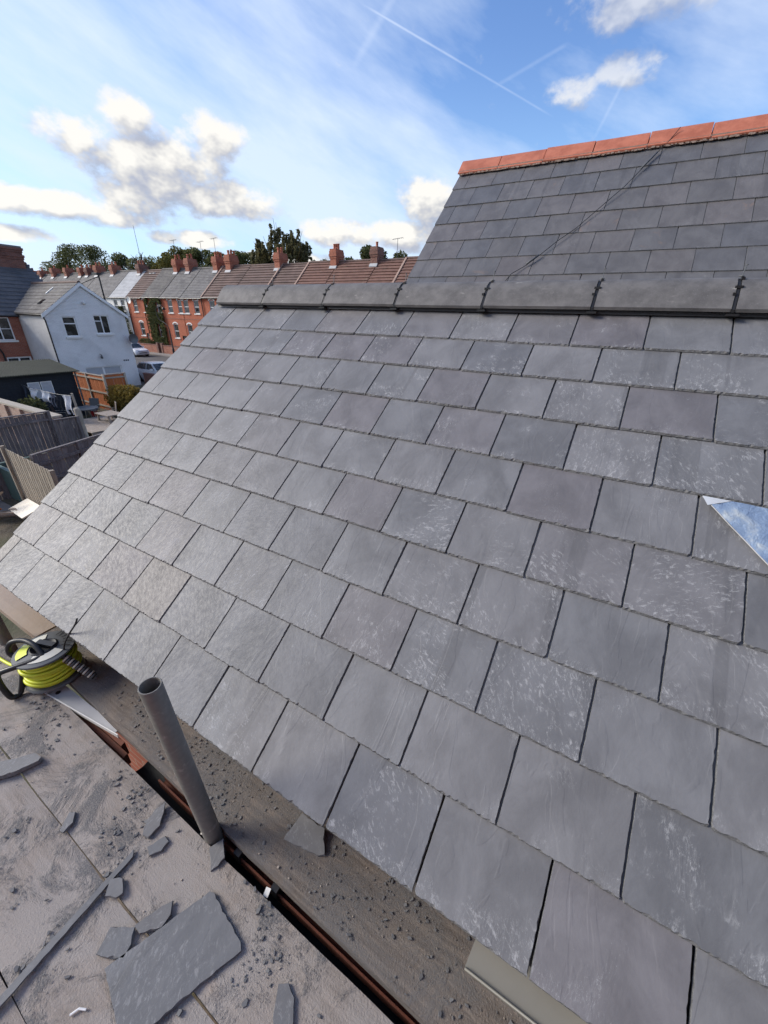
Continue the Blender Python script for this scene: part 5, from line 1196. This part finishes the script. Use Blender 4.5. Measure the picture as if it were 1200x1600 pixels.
# ------------------------------------------------------------------ trees behind the terrace
def tree(name, lab, x, y, h, rad, mat, n, leaf, seed, group='trees behind the terrace', trunkh=.35, shape=1.0):
    t = thing(name, lab, 'tree', (x, y, 0), group); r = random.Random(seed)
    cl = []
    for k in range(11):
        a = r.random()*6.28; q = r.random()**.6; zz_ = h*(trunkh+(1-trunkh)*r.random()); w = 1-abs((zz_/h-trunkh)/(1-trunkh)-.42)*1.1*shape
        cl.append((Vector((x+math.cos(a)*rad*q*w*.75, y+math.sin(a)*rad*q*w*.75, zz_*.93)), rad*r.uniform(.28, .48)))
    cl.append((Vector((x, y, h*.9)), rad*.3)); cl.append((Vector((x, y, h*.6)), rad*.6))
    def pos(r_):
        c, s = r_.choice(cl)
        while True:
            p = Vector((r_.uniform(-1, 1), r_.uniform(-1, 1), r_.uniform(-1, 1)))
            if .35 < p.length < 1: return c+Vector((p.x*s, p.y*s, p.z*s*.85))
    leaves('crown', t, mat, int(n*1.6), pos, leaf*.78, seed)
    MB().tube([(x, y, 0), (x+.1, y, h*.3), (x, y+.1, h*.6), (x, y, h*.85)], [rad*.09, rad*.07, rad*.045, .03], 8).build('trunk', 'bark', t)
    for c, s in cl[:6]: MB().tube([(x, y, h*.32), Vector((x, y, h*.32)).lerp(c, .5)+Vector((0, 0, .3)), c], [rad*.05, rad*.03, .02], 5).build('limb', 'bark', t)
    return t
NAT = [(-138, 60, 13.4, 5.0, 'leaf_dark', 'dark bushy tree at the far left end of the tree line'), (-130, 62, 13.8, 5.2, 'leaf_dark', 'dark tree second from the far left end'), (-123, 57, 15.0, 5.4, 'leaf_dark', 'dark rounded tree left of the tallest left-hand tree'), (-115.5, 55, 18.4, 6.0, 'leaf_dark', 'large dark tree above the white gable'), (-106.5, 56, 18.0, 5.6, 'leaf_dark', 'second large dark tree, right of the white gable peak'), (-100, 58, 16.4, 5.0, 'leaf_dark', 'dark tree third from the large dark tree'), (-94, 57, 15.2, 4.8, 'leaf_mid', 'lower green tree right of the large dark trees'),
 (-88, 57, 14.6, 4.6, 'leaf_mid', 'low green tree left of the bare tree'), (-79.5, 55, 15.6, 4.2, 'leaf_olive', 'olive green tree right of the bare tree'), (-74.5, 55, 15.9, 4.2, 'leaf_olive', 'yellow-olive tree between the chimney groups'), (-70, 54, 15.8, 4.0, 'leaf_mid', 'green tree behind the pair of chimneys'), (-65.5, 55, 15.2, 4.0, 'leaf_mid', 'green tree left of the pot cluster chimney'), (-61, 55, 14.6, 4.0, 'leaf_mid', 'green tree left of the weeping tree'),
 (-56.5, 56, 13.9, 3.8, 'leaf_dark', 'low dark tree at the foot of the weeping tree, left side'), (-48.5, 58, 13.4, 3.8, 'leaf_mid', 'low tree under the weeping tree, right side'), (-43.5, 57, 13.4, 3.8, 'leaf_mid', 'low tree right of the weeping tree'), (-38.5, 58, 13.2, 3.6, 'leaf_dark', 'low tree left of the three-pot chimney'), (-34.2, 55, 14.0, 3.2, 'leaf_dark', 'dark tree right of the three-pot chimney'), (-30, 56, 13.4, 3.2, 'leaf_dark', 'small dark tree left of the dark chimney'), (-25.5, 56, 13.3, 3.4, 'leaf_mid', 'small tree right of the dark chimney'), (-20.5, 57, 13.4, 3.4, 'leaf_olive', 'tree beside the upper roof verge')]
for i, (x, y, h, rd, mt, lb) in enumerate(NAT): tree('broadleaf_tree', lb, x, y, h, rd, mt, 4200 if h > 15 else 3200, .27, 50+i, trunkh=.5, shape=.55)
cf = thing('conifer', 'narrow dark green conifer between the white gable and the terrace', 'tree', (-60.3, 33.35, 0))
leaves('crown', cf, 'leaf_dark', 2600, lambda r: (lambda q, a: Vector((-60.3+math.cos(a)*.95*math.sqrt(r.random())*(1-.75*q**2), 33.35+math.sin(a)*.95*math.sqrt(r.random())*(1-.75*q**2), .3+q*5.2)))(r.random(), r.random()*6.28), .09, 91)
MB().tube([(-60.3, 33.35, 0), (-60.3, 33.35, 4.8)], [.10, .03], 6).build('trunk', 'bark', cf)
def birch():
    x, y, h = -50.3, 55.0, 17.9; t = thing('weeping_birch', 'tall weeping birch tree standing behind the terrace chimney', 'tree', (x, y, 0)); r = random.Random(77)
    m = MB()
    tops = [(x-3.6, 16.2), (x-2.6, 16.8), (x-4.9, 15.0), (x-1.2, 16.6), (x+.2, 17.9), (x+1.0, 17.3), (x+2.0, 16.2), (x+3.0, 16.7), (x+4.2, 15.9), (x-4.0, 15.2), (x+1.4, 16.0), (x+5.2, 14.8), (x-2.0, 15.8), (x+4.6, 15.2), (x+3.4, 15.2)]
    sp = []
    for k, (tx, tz) in enumerate(tops):
        ty = y+r.uniform(-2.2, 2.2); MB().tube([(x, y, 5+k*.3), ((x+tx)/2, (y+ty)/2, tz*.72), (tx, ty, tz)], [.14, .08, .02], 5).build('limb', 'bark', t)
        for j in range(16):
            q = r.random()**.5; b = Vector((x, y, 10.5)).lerp(Vector((tx, ty, tz)), .62+.38*q)+Vector((r.gauss(0, .5), r.gauss(0, .5), r.gauss(0, .25)))
            sp.append((b, r.uniform(.8, 3.0)))
    sp = []
    for k in range(150):
        dx, dy = r.uniform(-5.0, 5.0), r.uniform(-4, 4); q = 1-(dx/5.4)**2-(dy/5.)**2
        if q <= 0: continue
        lob = .80+.20*math.cos(dx*1.9+.5); b = Vector((x+dx, y+dy, 11.6+6.3*math.sqrt(q)*lob*r.uniform(.62, 1.)))
        sp.append((b, r.uniform(.7, 2.4)))
    def pos(r_):
        b, l = r_.choice(sp); q = r_.random(); return b+Vector((r_.gauss(0, .10)+.15*math.sin(q*4), r_.gauss(0, .10), -l*q))
    leaves('crown', t, 'leaf_birch', 15000, pos, .19, 78)
    MB().tube([(x, y, 0), (x+.1, y, 6), (x, y, 11), (x+.3, y, 16)], [.35, .28, .18, .04], 8).build('trunk', 'bark', t)
birch()
bt = thing('bare_tree', 'bare dead tree with dark branches above the pale roof', 'tree', (-83.5, 52, 0)); r = random.Random(5)
MB().tube([(-83.5, 52, 0), (-83.3, 52, 6), (-83.6, 52, 11.5)], [.4, .32, .22], 8).build('trunk', 'bark', bt)
for k in range(15):
    a = R(-80+k*12); z0 = 9.5+r.uniform(0, 2.); l = r.uniform(2.4, 4.8); e = Vector((-83.5+math.sin(a)*l, 52+r.uniform(-1.5, 1.5), z0+math.cos(a)*l*.8+.6)); mid = Vector((-83.5, 52, z0)).lerp(e, .5)+Vector((r.gauss(0, .3), 0, .3))
    MB().tube([(-83.5, 52, z0), mid, e], [.16, .12, .05], 6).build('branch', 'bark', bt)
    for j in range(2): MB().tube([mid.lerp(e, .3+.4*j), mid.lerp(e, .3+.4*j)+Vector((r.uniform(-1, 1), 0, r.uniform(.3, 1.1)))], [.06, .025], 5).build('twig', 'bark', bt)
ms = thing('radio_mast', 'thin tall aerial mast above the pale roof', 'aerial', (-60.1, RY, RZ)); MB().tube([(-60.0, RY, RZ+.6), (-60.12, RY, Z+10.1)], [.04, .022], 6).build('pole', 'tin_grey', ms)
def aerial(lab, x, z0, z1, seed):
    t = thing('tv_aerial', lab, 'aerial', (x, RY, z0), 'rooftop aerials'); MB().tube([(x, RY, z0), (x, RY, z1)], .022, 5).build('mast', 'tin_grey', t); MB().tube([(x-.55, RY, z1-.08), (x+.55, RY, z1)], .016, 5).build('boom', 'tin_grey', t)
    for k in range(6): q = x-.5+k*.2; MB().tube([(q, RY-.22, z1-.08+.015*k), (q, RY+.22, z1-.08+.015*k)], .010, 4).build('element', 'tin_grey', t)
aerial('television aerial right of the dark single-pot chimney', -20.3, RZ, Z+6.6, 1); aerial('television aerial above the pair of chimneys', -52.4, RZ+.9, Z+8.1, 2); aerial('television aerial behind the tall cluster of chimney pots', -44.9, RZ+.9, Z+7.9, 3); aerial('television aerial between the two pairs of chimneys', -47.4, RZ, Z+7.7, 4)
